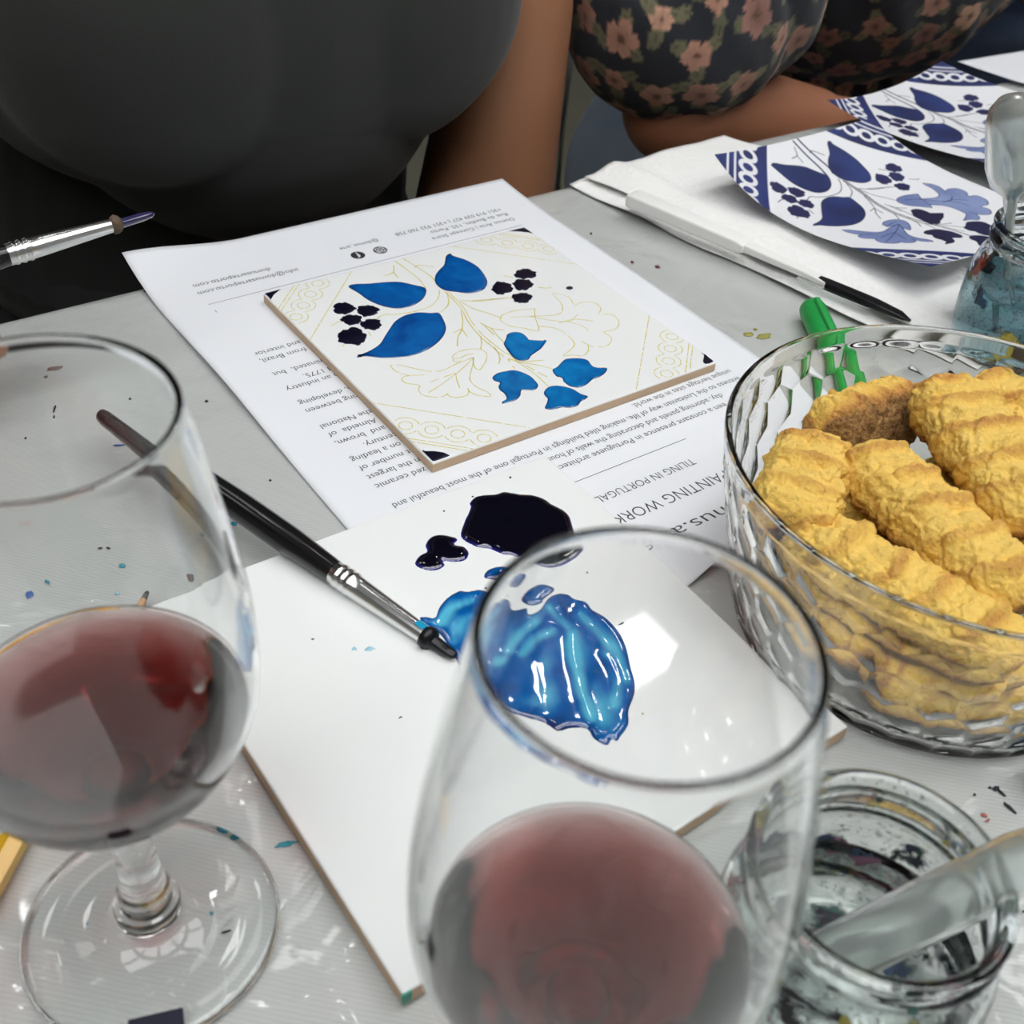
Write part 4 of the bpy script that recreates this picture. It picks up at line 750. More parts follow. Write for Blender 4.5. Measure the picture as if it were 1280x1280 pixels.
def nz(X, Y, sx, sy, seed=0.0, o=3):
    r = np.empty(X.shape)
    for i in range(X.shape[0]):
        for j in range(X.shape[1]):
            r[i, j] = fbm(Vector((X[i, j] * sx, Y[i, j] * sy, seed)), o)
    return r
def lerp3(t, a, b): return np.asarray(a)[None, None] * (1 - t[..., None]) + np.asarray(b)[None, None] * t[..., None]
def dark_h(X, Y, S): return np.sqrt(np.clip(S / .0022, 0, 1)) * .0011 + .00012 * nz(X, Y, 120, 120, 1, 2) * np.clip(S / .002, 0, 1)
def dark_c(X, Y, S, H): return lerp3(np.clip(S / .0011, 0, 1) ** .6, lin(44, 40, 140), (.0012, .001, .006))
for P in PAINT['dark']: heightpatch('black_paint_blob', P, pal, M['black_paint'], WT, .0006, dark_h, dark_c)
def blue_fields(X, Y, S):
    G = np.zeros(X.shape)                          # groove depth left by the brush
    for (a, w, dep) in PAINT['grooves']:
        d = segdist(np.array(crom(a, 4, False)), X, Y, False)
        G = np.maximum(G, dep * np.exp(-(d / w) ** 2))
    st = nz(X * .35 + Y * .94, Y * .35 - X * .94, 90, 700, 5, 3)   # fine brush streaks
    return G, st
def blue_h(X, Y, S):
    G, st = blue_fields(X, Y, S)
    return np.sqrt(np.clip(S / .0018, 0, 1)) * (.00100 + .00022 * nz(X, Y, 60, 60, 8, 2) - .0007 * G + .00006 * st * (0.3 + G))
def blue_c(X, Y, S, H):
    G, st = blue_fields(X, Y, S)
    t = np.clip(.40 + .62 * G + .42 * nz(X, Y, 60, 60, 2, 3) + .18 * st * G - .25 * np.exp(-(S / .0012) ** 2), 0, 1)
    c = lerp3(np.clip(t * 2, 0, 1), lin(4, 44, 104), lin(4, 96, 168))
    c2 = lerp3(np.clip(t * 2 - 1, 0, 1), lin(4, 96, 168), lin(86, 182, 214))
    return np.where((t < .5)[..., None], c, c2)
for P in PAINT['blue']: heightpatch('blue_paint_smear', P, pal, M['blue_paint'], WT, .0006, blue_h, blue_c)
for (x, y, a, b, r, k) in PAINT['specks']: speck(x, y, a, b, r, k, pal, WT + .00012, 'paint_speck')
V, F = box(WX0 - .0002, WX0 + .0025, WY0 - .0003, WY0 + .0004, ZP + .001, WT - .0004, .0001)
mesh('green_paint_chip', V, F, plain('dried_green_paint', lin(60, 150, 130), .5, .3, 300), pal)

# ------------------------------------------------------------------ paint brushes
def flat_brush(name, label, p0, p1, L, rf, up=(0, 0, 1), bristle='bristle_black', blen=.0125, ferr=.039, splash=True):
    """round-handled brush built along X: tail at 0, bristle tip at L"""
    b = thing(name, label, 'paintbrush', p0, 'used paintbrushes')
    xf = L - blen - ferr
    V, F = xlathe([(0, .0014), (.0012, .0026), (.004, .0031), (xf * .3, .0040), (xf * .62, .0051), (xf * .82, .0050), (xf - .004, .0042), (xf + .002, .0037)], 20)
    mesh('handle', V, F, M['black_lacquer'], b, local=True, sharp=60)
    pr = [(xf - .0005, .0036), (xf, .0040)]
    for k in range(3):
        x = xf + .0014 + k * .0026
        pr += [(x, .0040), (x + .0005, .0043), (x + .0012, .0043), (x + .0017, .0039)]
    pr += [(xf + .012, .0038), (xf + ferr - .001, rf), (xf + ferr, rf * .97)]
    V, F = xlathe(pr, 28); mesh('ferrule', V, F, M['ferrule'], b, local=True, sharp=50)
    x = xf + ferr
    V, F = xlathe([(x - .001, rf * .8), (x + .0006, rf * 1.12), (x + .002, rf * 1.08), (x + .0032, rf * .78), (x + blen * .7, rf * .72), (x + blen * .93, rf * .5), (x + blen, rf * .16)], 22, .8)
    V = [Vector(v) + Vector((0, 1, 1)) * (.00035 * noise.noise(Vector(v) * 900)) for v in V]
    mesh('bristles', V, F, M[bristle], b, local=True)
    # dried paint collar where the hairs leave the ferrule
    V, F = xlathe([(x - .0008, rf * .9), (x, rf * 1.22), (x + .0012, rf * 1.34), (x + .0026, rf * 1.15), (x + .0036, rf * .7)], 24)
    V = [Vector((v[0], v[1] * (1 + .22 * noise.noise(Vector(v) * 700)), v[2] * (1 + .22 * noise.noise(Vector(v) * 800)))) for v in V]
    mesh('paint_collar', V, F, M['crust' if bristle == 'bristle_purple' else 'bristle_black'], b, local=True)
    if splash:
        Vs, Fs = [], []
        for i in range(6):
            for j in range(6):
                a = math.radians(40 + j * 13); xx = x - .0042 + i * .0007
                if i == 0 and j in (0, 5): pass
                r = rf * 1.0 + .00012 + (xf + ferr - xx) * (.0038 - rf) / (ferr - .012) * 1.0
                Vs.append((xx, r * math.cos(a), r * math.sin(a)))
        for i in range(5):
            for j in range(5):
                Fs.append((i * 6 + j, i * 6 + j + 1, i * 6 + j + 7, i * 6 + j + 6))
        mesh('cyan_splash', Vs, Fs, M['cyan_paint'], b, local=True)
    orient(b, p0, p1, up)
    return b
P0 = Vector((-.1668, .0028, .0160)); P1 = Vector((-.1188, -.1610, .0090))
flat_brush('paintbrush', 'black handled paintbrush lying across the palette tile, bristles in black paint', P0, P1, (P1 - P0).length, .0029)
Q1 = Vector((-.1225, .0500, .0640)); Q0 = Q1 + (Vector((-.1775, .050, .0600)) - Q1).normalized() * .175
flat_brush('paintbrush', 'paintbrush with silver ferrule and purple wet bristles held up at left', Q0, Q1, .175, .0026, bristle='bristle_purple', blen=.0165, splash=False)

# white plastic brush on the paper towel
wb = thing('plastic_brush', 'white plastic handled brush with navy inked tip on the paper towel', 'paintbrush', (.158, .094, .008))
def bar(sections, n=4):
    """rectangular bar along X: (x, half width, z0, z1)"""
    V, F = [], []
    for (x, w, z0, z1) in sections: V += [(x, -w, z0), (x, w, z0), (x, w, z1), (x, -w, z1)]
    for i in range(len(sections) - 1):
        for j in range(4):
            F.append((i * 4 + j, i * 4 + (j + 1) % 4, i * 4 + 4 + (j + 1) % 4, i * 4 + 4 + j)[::-1])
    F.append((0, 1, 2, 3)); k = (len(sections) - 1) * 4; F.append((k + 3, k + 2, k + 1, k))
    return V, F
def bevelled(name, V, F, mat, parent, w=.0008, seg=2, local=True):
    o = mesh(name, V, F, mat, parent, local=local, sharp=35)
    m = o.modifiers.new('bevel', 'BEVEL'); m.width = w; m.segments = seg; m.limit_method = 'ANGLE'
    return o
V, F = bar([(0, .0048, 0, .0064), (.004, .0052, 0, .0072), (.0685, .0046, 0, .0066), (.0730, .0040, .001, .0052)])
bevelled('handle', V, F, M['white_plastic'], wb, .0012, 3)
V, F = bar([(.0700, .0036, .0015, .0055), (.1060, .0026, .0012, .0045), (.1180, .0024, .001, .0035)]); bevelled('neck', V, F, M['white_plastic'], wb, .0006)
V, F = bar([(.1040, .0046, .0004, .0010), (.1200, .0052, .0004, .0012), (.1420, .0040, .0004, .0010)]); bevelled('clear_blade', V, F, M['clear_plastic'], wb, .0001)
V, F = bar([(.1020, .0012, .0012, .0036), (.1180, .0021, .0010, .0040), (.1420, .0030, .0008, .0038), (.1560, .0026, .0008, .0030), (.1620, .0008, .0008, .0016)]); bevelled('bristles', V, F, M['bristle_black'], wb, .0008)
orient(wb, (.1345, .0651, .0075), (.1732, -.0921, .0066))

# ------------------------------------------------------------------ paper towel
tow = thing('paper_towel', 'folded white paper towel under the printed design and plastic brush', 'paper towel', (.21, .0, 0))
c00, c10, c01, c11 = np.array((.172, -.135)), np.array((.335, -.115)), np.array((.128, .108)), np.array((.252, .118))
def towel_layer(name, z, du, seed):
    n, m = 70, 90; V, F = [], []
    for i in range(m + 1):
        for j in range(n + 1):
            u, v = j / n, i / m
            p = c00 * (1 - u) * (1 - v) + c10 * u * (1 - v) + c01 * (1 - u) * v + c11 * u * v
            edge = .0035 * noise.noise(Vector((v * 5, seed, 0))) * (1 - u) + .004 * noise.noise(Vector((u * 6, seed, 4))) * v
            p = p + np.array((edge + du * (1 - u), edge * .5))
            zz = z + .0022 * (noise.noise(Vector((p[0] * 18, p[1] * 26, seed))) + .5) + .0035 * math.exp(-((u - .08 - .1 * v) / .07) ** 2) * du * 100
            zz *= 1.0
            if p[1] > .105: zz = max(zz, .001)
            V.append((p[0], p[1], max(.0006 + z * .3, zz)))
    for i in range(m):
        for j in range(n):
            a = i * (n + 1) + j; F.append((a, a + 1, a + n + 2, a + n + 1))
    o = mesh(name, V, F, M['tissue'], tow)
    s = o.modifiers.new('thickness', 'SOLIDIFY'); s.thickness = .0004; s.offset = -1
towel_layer('lower_ply', .0012, 0.0, 1.0)
towel_layer('upper_ply', .0040, 0.010, 2.0)

# ------------------------------------------------------------------ printed design papers
def raster_design(n=300, ss=3):
    N = n * ss
    g = (np.arange(N) + .5) / N
    X, Y = np.meshgrid(g, g)                      # X = u, Y = v
    img = np.empty((N, N, 3)); img[:] = lin(228, 230, 234)
    rng = np.random.RandomState(3)
    cl = rng.rand(12, 12); gi = g * 10.999; i0 = gi.astype(int); fr = gi - i0
    A = cl[i0][:, i0] * (1 - fr)[None] + cl[i0][:, i0 + 1] * fr[None]; B = cl[i0 + 1][:, i0] * (1 - fr)[None] + cl[i0 + 1][:, i0 + 1] * fr[None]
    W = A * (1 - fr)[:, None] + B * fr[:, None]    # watercolour wash
    def fill(P, ca, cb=None, m=None):
        P = np.array(P); x0, y0 = np.floor(P.min(0) * N).astype(int) - 1; x1, y1 = np.ceil(P.max(0) * N).astype(int) + 2
        x0, y0 = max(x0, 0), max(y0, 0); x1, y1 = min(x1, N), min(y1, N)
        if x1 <= x0 or y1 <= y0: return
        k = inside(P, X[y0:y1, x0:x1], Y[y0:y1, x0:x1])
        w = W[y0:y1, x0:x1][k][:, None]
        img[y0:y1, x0:x1][k] = np.array(ca) * (1 - w) + np.array(cb if cb else ca) * w
    def stroke(P, w, c):
        P = np.array(P); q = w * 2
        x0, y0 = np.floor((P.min(0) - q) * N).astype(int); x1, y1 = np.ceil((P.max(0) + q) * N).astype(int) + 1
        x0, y0 = max(x0, 0), max(y0, 0); x1, y1 = min(x1, N), min(y1, N)
        if x1 <= x0 or y1 <= y0: return
        k = segdist(P, X[y0:y1, x0:x1], Y[y0:y1, x0:x1], False) < w / 2
        img[y0:y1, x0:x1][k] = c
    def circ(k, s, d, r, n=28): return [corner_pt(k, s + r * math.cos(2 * PI * i / n), d + r * math.sin(2 * PI * i / n)) for i in range(n)]
    navy, nav2, wht, ink = lin(26, 32, 78), lin(42, 58, 122), lin(224, 226, 230), lin(26, 28, 46)
    for k in range(4):
        fill([corner_pt(k, -DH, DH), corner_pt(k, DH, DH), corner_pt(k, 0, 0)], navy, nav2)
        for s0 in [-.18] + CS + [.18]:
            fill(circ(k, s0, DC, RC * 2.15), wht)
        for s0 in [-.18] + CS + [.18]: fill(circ(k, s0, DC, RC * 1.15), navy, nav2)
        for dd in (.088, .058):
            P = [corner_pt(k, -dd, dd), corner_pt(k, dd, dd)]; stroke(P, .009, wht)
    for P in PAT['stems'][:2]: stroke(crom(P, 4, False), .006, ink)
    for P in PAT['stems'][2:4]: stroke(crom(P, 4, False), .010, lin(34, 40, 86))
    for P in PAT['stems'][4:]: stroke(crom(P, 4, False), .0038, ink)
    for P in PAT['leaves']: fill(crom(P, 4), lin(22, 32, 78), lin(40, 58, 118)); stroke(crom(list(P) + [P[0]], 4, False), .004, lin(18, 22, 54))
    for P in PAT['blossoms']: fill(crom(P, 4), lin(20, 20, 54), lin(32, 34, 76))
    for P in PAT['berries'][:9]: fill(P, lin(26, 26, 66), lin(38, 42, 92))
    for P in PAT['lily_fill']: fill(P, lin(98, 116, 166), lin(142, 156, 196))
    for P in PAT['lily_lines']: stroke(crom(P, 4, False), .0042, lin(44, 56, 104))
    img = img.reshape(n, ss, n, ss, 3).mean((1, 3))
    return img
NPR = 360
DESIGN = raster_design(NPR)
def design_print(label, q, thick_seed):
    t = thing('design_print', label, 'paper', (q[0], q[1], max(0.002, q[4])), 'printed tile design sheets')
    c, s, S = math.cos(q[2]), math.sin(q[2]), q[3]
    K = q[4:]
    g = (np.arange(NPR) + .5) / NPR
    U, Vv = np.meshgrid(g, g)
    a, b = U - .5, Vv - .5
    Z = K[0] + K[1] * a + K[2] * b + K[3] * a * a + K[4] * a * b + K[5] * b * b + K[6] * a ** 3 + K[7] * a * a * b + K[8] * a * b * b + K[9] * b ** 3
    Xw = q[0] + (c * a - s * b) * S; Yw = q[1] + (s * a + c * b) * S
    Z = Z + thick_seed
    V = np.stack([Xw, Yw, Z], -1).reshape(-1, 3)
    n = NPR; F = []
    for i in range(n - 1):
        o = i * n
        F += [(o + j, o + j + 1, o + j + n + 1, o + j + n) for j in range(n - 1)]
    cols = np.concatenate([DESIGN.reshape(-1, 3), np.ones((n * n, 1))], 1)
    return mesh('sheet', V.tolist(), F, M['print'], t, cols=cols)
design_print('printed blue floral tile design lying on the paper towel', [0.2603, -0.0046, 0.0722, 0.1399, 0.0022, -0.0019, -0.0057, 0.0054, 0.0084, 0.0407, -0.005, 0.0055, -0.0311, 0.0462], .0062)
design_print('printed blue floral tile design beyond the towel near the floral blouse', [0.4075, 0.049, 0.1632, 0.142, 0.007, -0.0007, -0.0111, 0.0216, -0.004, 0.0282, 0.0031, 0.0104, -0.0034, 0.0101], 0.0)

def loose_sheet(name, label, pts, z, curl=0.0, printed=None):
    """flat sheet from four world corners"""
    t = thing(name, label, 'paper', (pts[0][0], pts[0][1], 0))
    n = 24; V, F = [], []
    A = [np.array(p, float) for p in pts]
    for i in range(n + 1):
        for j in range(n + 1):
            u, v = j / n, i / n
            p = A[0] * (1 - u) * (1 - v) + A[1] * u * (1 - v) + A[2] * u * v + A[3] * (1 - u) * v
            V.append((p[0], p[1], z + curl * ((u - .5) ** 2 + (v - .3) ** 2 * .6)))
    for i in range(n):
        for j in range(n):
            a = i * (n + 1) + j; F.append((a, a + 1, a + n + 2, a + n + 1))
    o = mesh('sheet', V, F, M['paper'], t)
    s = o.modifiers.new('thickness', 'SOLIDIFY'); s.thickness = .00015; s.offset = -1
    return t
far_sheet = loose_sheet('leaflet', 'white leaflet at the far table edge behind the printed designs', [(.517, .096), (.695, -.02), (.86, .22), (.512, .142)][0:1] + [(.70, -.02), (.80, .125), (.508, .146)], .0030, .002)
V, F = [], []
for k in range(4):
    a = np.array((.585, .098)) + np.array((.022, -.006)) * k; d = np.array((.05, .018))
    for q in (a, a + d, a + d + np.array((.0008, -.0016)), a + np.array((.0008, -.0016))): V.append((q[0], q[1], .0040))
    F.append((4 * k, 4 * k + 3, 4 * k + 2, 4 * k + 1))
mesh('printed_line', V, F, M['ink_grey'], far_sheet, smooth=False)
loose_sheet('blank_sheet', 'blank white sheet at the right edge beside the paint jar', [(-.048, -.330), (.10, -.420), (.16, -.330), (-.028, -.308)], .0012, .002)

# ------------------------------------------------------------------ wine glasses
def hermite(zk, rk, z):
    zk = np.array(zk); rk = np.array(rk); m = np.gradient(rk, zk)
    i = int(np.clip(np.searchsorted(zk, z) - 1, 0, len(zk) - 2)); hh = zk[i + 1] - zk[i]; t = (z - zk[i]) / hh
    return (2 * t ** 3 - 3 * t * t + 1) * rk[i] + (t ** 3 - 2 * t * t + t) * hh * m[i] + (-2 * t ** 3 + 3 * t * t) * rk[i + 1] + (t ** 3 - t * t) * hh * m[i + 1]
GZ = [.0545, .0570, .0620, .0700, .0790, .0870, .0960, .1060, .1180, .1310, .1430, .1552]
GR = [.0050, .0118, .0190, .0254, .0300, .0321, .0326, .0322, .0308, .0288, .0267, .0244]
WALL = .0011
def g_out(z): return float(hermite(GZ, GR, z))
def g_in(z):
    zf = .0575
    return max(0.0, (g_out(z) - WALL) * math.sqrt(max(0.0, min(1.0, (z - zf) / .006))) if z < zf + .006 else g_out(z) - WALL)
def wine_glass(label, x, y, level):
    t = thing('wine_glass', label, 'wine glass', (x, y, 0.0), 'stemmed tasting glasses')
    foot = [(0.0001, .0016), (.012, .0014), (.022, .0008), (.0285, .0003), (.0302, .0006), (.0309, .0014), (.0306, .0022), (.0290, .0027), (.0220, .0034), (.0150, .0048), (.0100, .0066), (.0082, .0082), (.0074, .0096)]
    stem = [(.0078, .0105), (.0079, .0120), (.0072, .0134), (.0060, .0144), (.0062, .0156), (.0064, .0175), (.0058, .0192), (.0052, .0215), (.0047, .0300), (.0045, .0400), (.0045, .0480), (.0050, .0535)]
    outer = [(g_out(z), z) for z in np.concatenate([np.linspace(.0552, .072, 14), np.linspace(.0745, .1545, 36)])]
    rim = [(.02445, .1549), (.02425, .1554), (.0238, .1556), (.0233, .1554), (.0231, .1549)]
    inner = [(g_in(z), z) for z in np.concatenate([np.linspace(.1540, .0745, 36), np.linspace(.072, .0590, 14)])] + [(g_in(.0581), .0581), (.0035, .0577), (.0001, .0575)]
    V, F = lathe([(r, z) for r, z in foot + stem + outer + rim + inner], 96)
    V = [(v[0] + x, v[1] + y, v[2] + .0006) for v in V]
    gb = mesh('glass_body', V, F, [M['glass'], M['wetted_glass']], t)
    rings = foot + stem + outer + rim + inner; r0 = len(foot + stem + outer + rim)
    for pg in gb.data.polygons:
        ri = min(pg.vertices) // 96
        if ri >= r0 and rings[ri][1] < level + .0008: pg.material_index = 1
    # wine fills the bowl and bites half a wall into the glass; slight meniscus at the edge
    zz = np.concatenate([np.linspace(.0576, .0625, 10), np.linspace(.064, level, 14)])
    body = [(.0001, .05725)] + [(min(g_in(z) + WALL * .45, g_out(z) - .0003), z - .0002) for z in zz]
    r = body[-1][0]
    top = [(r - .0002, level + .0009), (r - .0008, level + .0005), (r - .0018, level + .0001), (r - .0035, level - .0001), (r * .5, level - .00012), (.0001, level - .00012)]
    V, F = lathe(body + top, 96)
    V = [(v[0] + x, v[1] + y, v[2] + .0006) for v in V]
    nb = len(body) * 96
    mesh('red_wine', V, F, M['wine'], t, cols=[(0, 0, 0, 1) if q < nb else (1, 1, 1, 1) for q in range(len(V))])
    return t
wine_glass('stemmed glass of red wine at left, its whole foot in view', -.22749, -.19199, .0815)
wine_glass('stemmed glass of red wine nearest the camera, before the blue paint', -.17309, -.28488, .0790)

# ------------------------------------------------------------------ faceted bowl of biscuits
BX, BY = .0264, -.2209
BH, BR, BB, BP = .0693, .0767, .058, 1.2927
def b_out(z):
    tt = min(1, max(0, z / BH)); r = BB + (BR - BB) * (1 - (1 - tt) ** BP) ** (1 / BP)
    return r
bowl = thing('biscuit_bowl', 'clear bowl with honeycomb facets holding the golden biscuits', 'bowl', (BX, BY, 0.0))
NH, SEG = 34, 24
nth = NH * SEG
outp = [(b_out(z), z) for z in np.linspace(.0040, BH - .0012, 170)]
arc_l = [0.0]
for i in range(1, len(outp)): arc_l.append(arc_l[-1] + math.hypot(outp[i][0] - outp[i - 1][0], outp[i][1] - outp[i - 1][1]))
tot = arc_l[-1]
cw = 2 * PI * .070 / NH
def hexd(px, py):
    """squared distance to the nearest cell centre of a staggered grid (0 centre, about 1 at the corners)"""
    ry = math.sqrt(3) / 2; best = np.full(px.shape, 9.0); row = math.floor(py / ry)
    for oy in (row - 1, row, row + 1, row + 2):
        o_ = .5 if oy % 2 else 0.0
        cx_ = np.round(px - o_) + o_
        best = np.minimum(best, (px - cx_) ** 2 + (py - oy * ry) ** 2)
    return best * 3
V, F = [], []
TH = 2 * PI * np.arange(nth) / nth
for i, (r, z) in enumerate(outp):
    sfr = tot - arc_l[i]
    amp = .00115 * sstep(.0045, .0075, sfr) * sstep(.0, .003, z - .004)
    dz0 = outp[min(i + 1, len(outp) - 1)]; dz1 = outp[max(i - 1, 0)]
    tx, tz = dz0[0] - dz1[0], dz0[1] - dz1[1]; l = math.hypot(tx, tz); nr, nzv = tz / l, -tx / l
    dd = -amp * (1 - hexd(np.arange(nth) / SEG, sfr / (cw * 1.22) + .30))
    rr = r + dd * nr
    V += np.stack([BX + rr * np.cos(TH), BY + rr * np.sin(TH), z + dd * nzv + .0006], -1).tolist()
k = len(outp)
for i in range(k - 1):
    for j in range(nth):
        j2 = (j + 1) % nth; F.append((i * nth + j, i * nth + j2, (i + 1) * nth + j2, (i + 1) * nth + j))
rest = [(BR - .0001, BH - .0006), (BR - .0004, BH - .0001), (BR - .0008, BH), (BR - .0018, BH), (BR - .0021, BH - .0003), (BR - .0023, BH - .0012)]
rest += [(b_out(z) - .0022, z) for z in np.linspace(BH - .004, .012, 30)] + [(.0572, .0070), (.0545, .0042), (.050, .0032), (.02, .0030), (.0004, .0030)]
base = [(.0004, .0004), (.040, .0004), (.050, .0004), (.0540, .0010), (.0562, .0020), (.0574, .0031)]
def ring_idx(r, z):
    o = len(V)
    for j in range(nth):
        th = 2 * PI * j / nth; V.append((BX + r * math.cos(th), BY + r * math.sin(th), z + .0006))
    return o
prev = (k - 1) * nth
for (r, z) in rest:
    o = ring_idx(r, z)
    for j in range(nth): j2 = (j + 1) % nth; F.append((prev + j, prev + j2, o + j2, o + j))
    prev = o
o2 = None
for (r, z) in base:
    o = ring_idx(r, z)
    if o2 is None: pass
    for j in range(nth):
        j2 = (j + 1) % nth; F.append((prev + j, prev + j2, o + j2, o + j))
    prev = o; o2 = o
for j in range(nth): j2 = (j + 1) % nth; F.append((prev + j, prev + j2, j2, j))
# the inner floor centre and outer base centre meet through a hair-thin tube; fine for glass
bo = mesh('faceted_wall', V, F, M['bowl_glass'], bowl, sharp=50)

def biscuit_mesh(seed, L, W, H, fine=True):
    """knobbly bar: chevron ridges with toasted peaks over a flattened capsule, crumbly all over"""
    nu, nv = (170, 120) if fine else (70, 50)
    rnd = random.Random(seed); ph = rnd.random() * 6
    V, cols = [], []
    lc, mid, dk, bk = np.array(lin(248, 214, 118)), np.array(lin(238, 194, 88)), np.array(lin(190, 124, 54)), np.array(lin(104, 58, 28))
    for i in range(nu + 1):
        t = i / nu
        e = abs(t - .5) * 2
        cap = (max(0.0, 1 - e ** 8)) ** .5
        x = (t - .5) * L
        for j in range(nv):
            a = 2 * PI * j / nv
            ca, sa = math.cos(a), math.sin(a)
            y = W / 2 * math.copysign(abs(ca) ** .75, ca) * cap; z = H / 2 * math.copysign(abs(sa) ** .85, sa) * cap
            topw = max(0.0, sa + .25) / 1.25
            wob = 1.2 * noise.noise(Vector((x * 45, ca * 1.5, seed)))
            row = math.cos(2 * PI * (x / .0150) + ph + 2.0 * ca * ca + wob)
            row2 = math.cos(2 * PI * (x / .0150) + ph + 1.6 + wob)
            peak = max(0.0, row) ** 1.5
            lump = .0021 * (peak - .35) * (.45 + .55 * topw) * (.55 + .45 * abs(ca)) + .0009 * row2 * math.exp(-(ca / .3) ** 2) * topw
            p = Vector((x, y, z)) + Vector((seed * 3.1, seed * 1.7, 0))
            c1_ = fbm(p * 150, 2) * .0011
            f2 = fbm(p * 430, 3 if fine else 1); c2_ = f2 * .00075
            crack = max(0.0, .16 - abs(noise.noise(p * 150 + Vector((0, 9, 0))))) / .16
            dsp = (lump + c1_ + c2_ - crack * .0010) * (.3 + .7 * cap)
            n = Vector((.0, ca, sa * 1.2)).normalized()
            if e > .9: n = (n + Vector((math.copysign((e - .9) * 10, t - .5), 0, 0))).normalized()
            V.append(Vector((x, y, z)) + n * dsp)
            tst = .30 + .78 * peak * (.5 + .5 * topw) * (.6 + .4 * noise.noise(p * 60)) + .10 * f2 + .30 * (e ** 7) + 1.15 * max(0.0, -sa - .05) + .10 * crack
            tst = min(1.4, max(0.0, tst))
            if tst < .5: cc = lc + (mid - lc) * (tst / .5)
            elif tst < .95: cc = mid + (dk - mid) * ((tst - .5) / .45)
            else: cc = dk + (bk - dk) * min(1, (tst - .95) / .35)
            cols.append((*cc, 1))
    F = []
    for i in range(nu):
        for j in range(nv):
            j2 = (j + 1) % nv; F.append((i * nv + j, (i + 1) * nv + j, (i + 1) * nv + j2, i * nv + j2))
    F.append(tuple(range(nv))); F.append(tuple(nu * nv + j for j in range(nv))[::-1])
    return V, F, cols
BISC = [  # centre of one end, centre of the other end, width, height, roll, label
 ((.017, -.171, .043), (-.024, -.196, .047), .026, .020, -.15, 'knobbly golden biscuit standing against the left bowl wall'),
 ((.024, -.183, .046), (.010, -.256, .048), .027, .021, .1, 'long knobbly golden biscuit in the middle of the bowl'),
 ((-.018, -.196, .041), (-.004, -.268, .042), .024, .021, .0, 'long golden biscuit nearest the front bowl rim'),
 ((.066, -.178, .055), (.036, -.243, .056), .029, .020, -.1, 'broad golden biscuit with toasted peaks at the top of the pile'),
 ((.022, -.168, .045), (.070, -.165, .038), .026, .022, (.45, .55, -.25), 'tilted biscuit with dark toasted underside at the back of the bowl'),
 ((.086, -.180, .052), (.090, -.240, .046), .027, .020, .2, 'golden biscuit against the right bowl wall'),
 ((.034, -.240, .044), (.070, -.262, .050), .026, .020, .3, 'golden biscuit under the broad one at the right front'),
 ((-.020, -.238, .018), (.012, -.267, .018), .026, .020, .2, 'lower biscuit seen through the front facets'),
 ((.000, -.175, .020), (-.020, -.235, .022), .026, .020, .5, 'lower biscuit seen through the left facets'),
 ((.016, -.269, .018), (.058, -.259, .018), .026, .020, .0, 'lower biscuit seen through the right front facets'),
 ((.020, -.178, .020), (.075, -.195, .021), .026, .020, .4, 'lower biscuit at the back under the pile'),
 ((.012, -.212, .020), (.070, -.222, .020), .026, .020, .0, 'lower biscuit in the middle under the pile'),
 ((-.005, -.176, .036), (.035, -.196, .030), .026, .020, .6, 'biscuit deep in the gap between the left and middle biscuits'),
 ((.045, -.196, .032), (.060, -.232, .030), .026, .020, .2, 'biscuit in the dark gap under the broad one'),
 ((.000, -.225, .019), (.030, -.240, .020), .024, .020, .3, 'short biscuit on the bowl floor under the long one'),
]
for i, (a, b, w, hh, roll, lab) in enumerate(BISC):
    a, b = Vector(a), Vector(b); L = (b - a).length
    V, F, cols = biscuit_mesh(i + 1, L + .004, w * 1.04, hh, i < 7)
    o = mesh('biscuit', V, F, M['biscuit'], None, cols=cols)
    orient(o, (a + b) / 2, (a + b) / 2 + (b - a), Vector(roll) if isinstance(roll, tuple) else Vector((math.sin(roll), 0, math.cos(roll))))
    tag(o, lab, 'biscuit', 'biscuits in the bowl')

# ------------------------------------------------------------------ rinse jars and droppers
def jar(name, label, x, y, glass, water, level):
    t = thing(name, label, 'jar', (x, y, 0.0), 'rinse water jars')
    out = [(.0001, .0012), (.018, .0010), (.0215, .0004), (.024, .0004), (.0268, .0020), (.0290, .0060), (.0302, .0120), (.0306, .0220), (.0304, .0320), (.0296, .0400), (.0280, .0450), (.0262, .0482), (.0252, .0500),
           (.0256, .0512), (.0268, .0520), (.0273, .0534), (.0268, .0548), (.0260, .0556), (.0258, .0570), (.0266, .0580), (.0272, .0590), (.0270, .0600), (.0260, .0606), (.0248, .0605), (.0238, .0598)]
    inn = [(.0236, .0570), (.0236, .0500), (.0246, .0470), (.0264, .0440), (.0278, .0390), (.0284, .0320), (.0286, .0220), (.0282, .0120), (.0268, .0075), (.0240, .0050), (.0150, .0044), (.0130, .0056), (.0001, .0060)]
    V, F = lathe(out + inn, 96, (x, y, .0006)); mesh('glass_wall', V, F, glass, t)
    lv = [(r, z) for r, z in inn if z < level][::-1]
    ri = float(np.interp(level, [z for r, z in inn[::-1][2:]], [r for r, z in inn[::-1][2:]]))
    body = [(r + (.0004 if r > .001 else 0), z - .0003) for r, z in lv] + [(ri + .0004, level - .0002), (ri - .0006, level + .0001), (ri * .5, level), (.0001, level)]
    V, F = lathe(body, 96, (x, y, .0006)); mesh('rinse_water', V, F, water, t)
    return t
J1 = (-.1021, -.2990); J2 = (.2072, -.1260)
jar('rinse_jar', 'paint smeared glass water jar at bottom right, dropper resting in it', J1[0], J1[1], M['jar_a'], M['water'], .030)
jar('rinse_jar', 'paint smeared jar of blue water behind the biscuit bowl', J2[0], J2[1], M['jar_b'], M['water_blue'], .034)

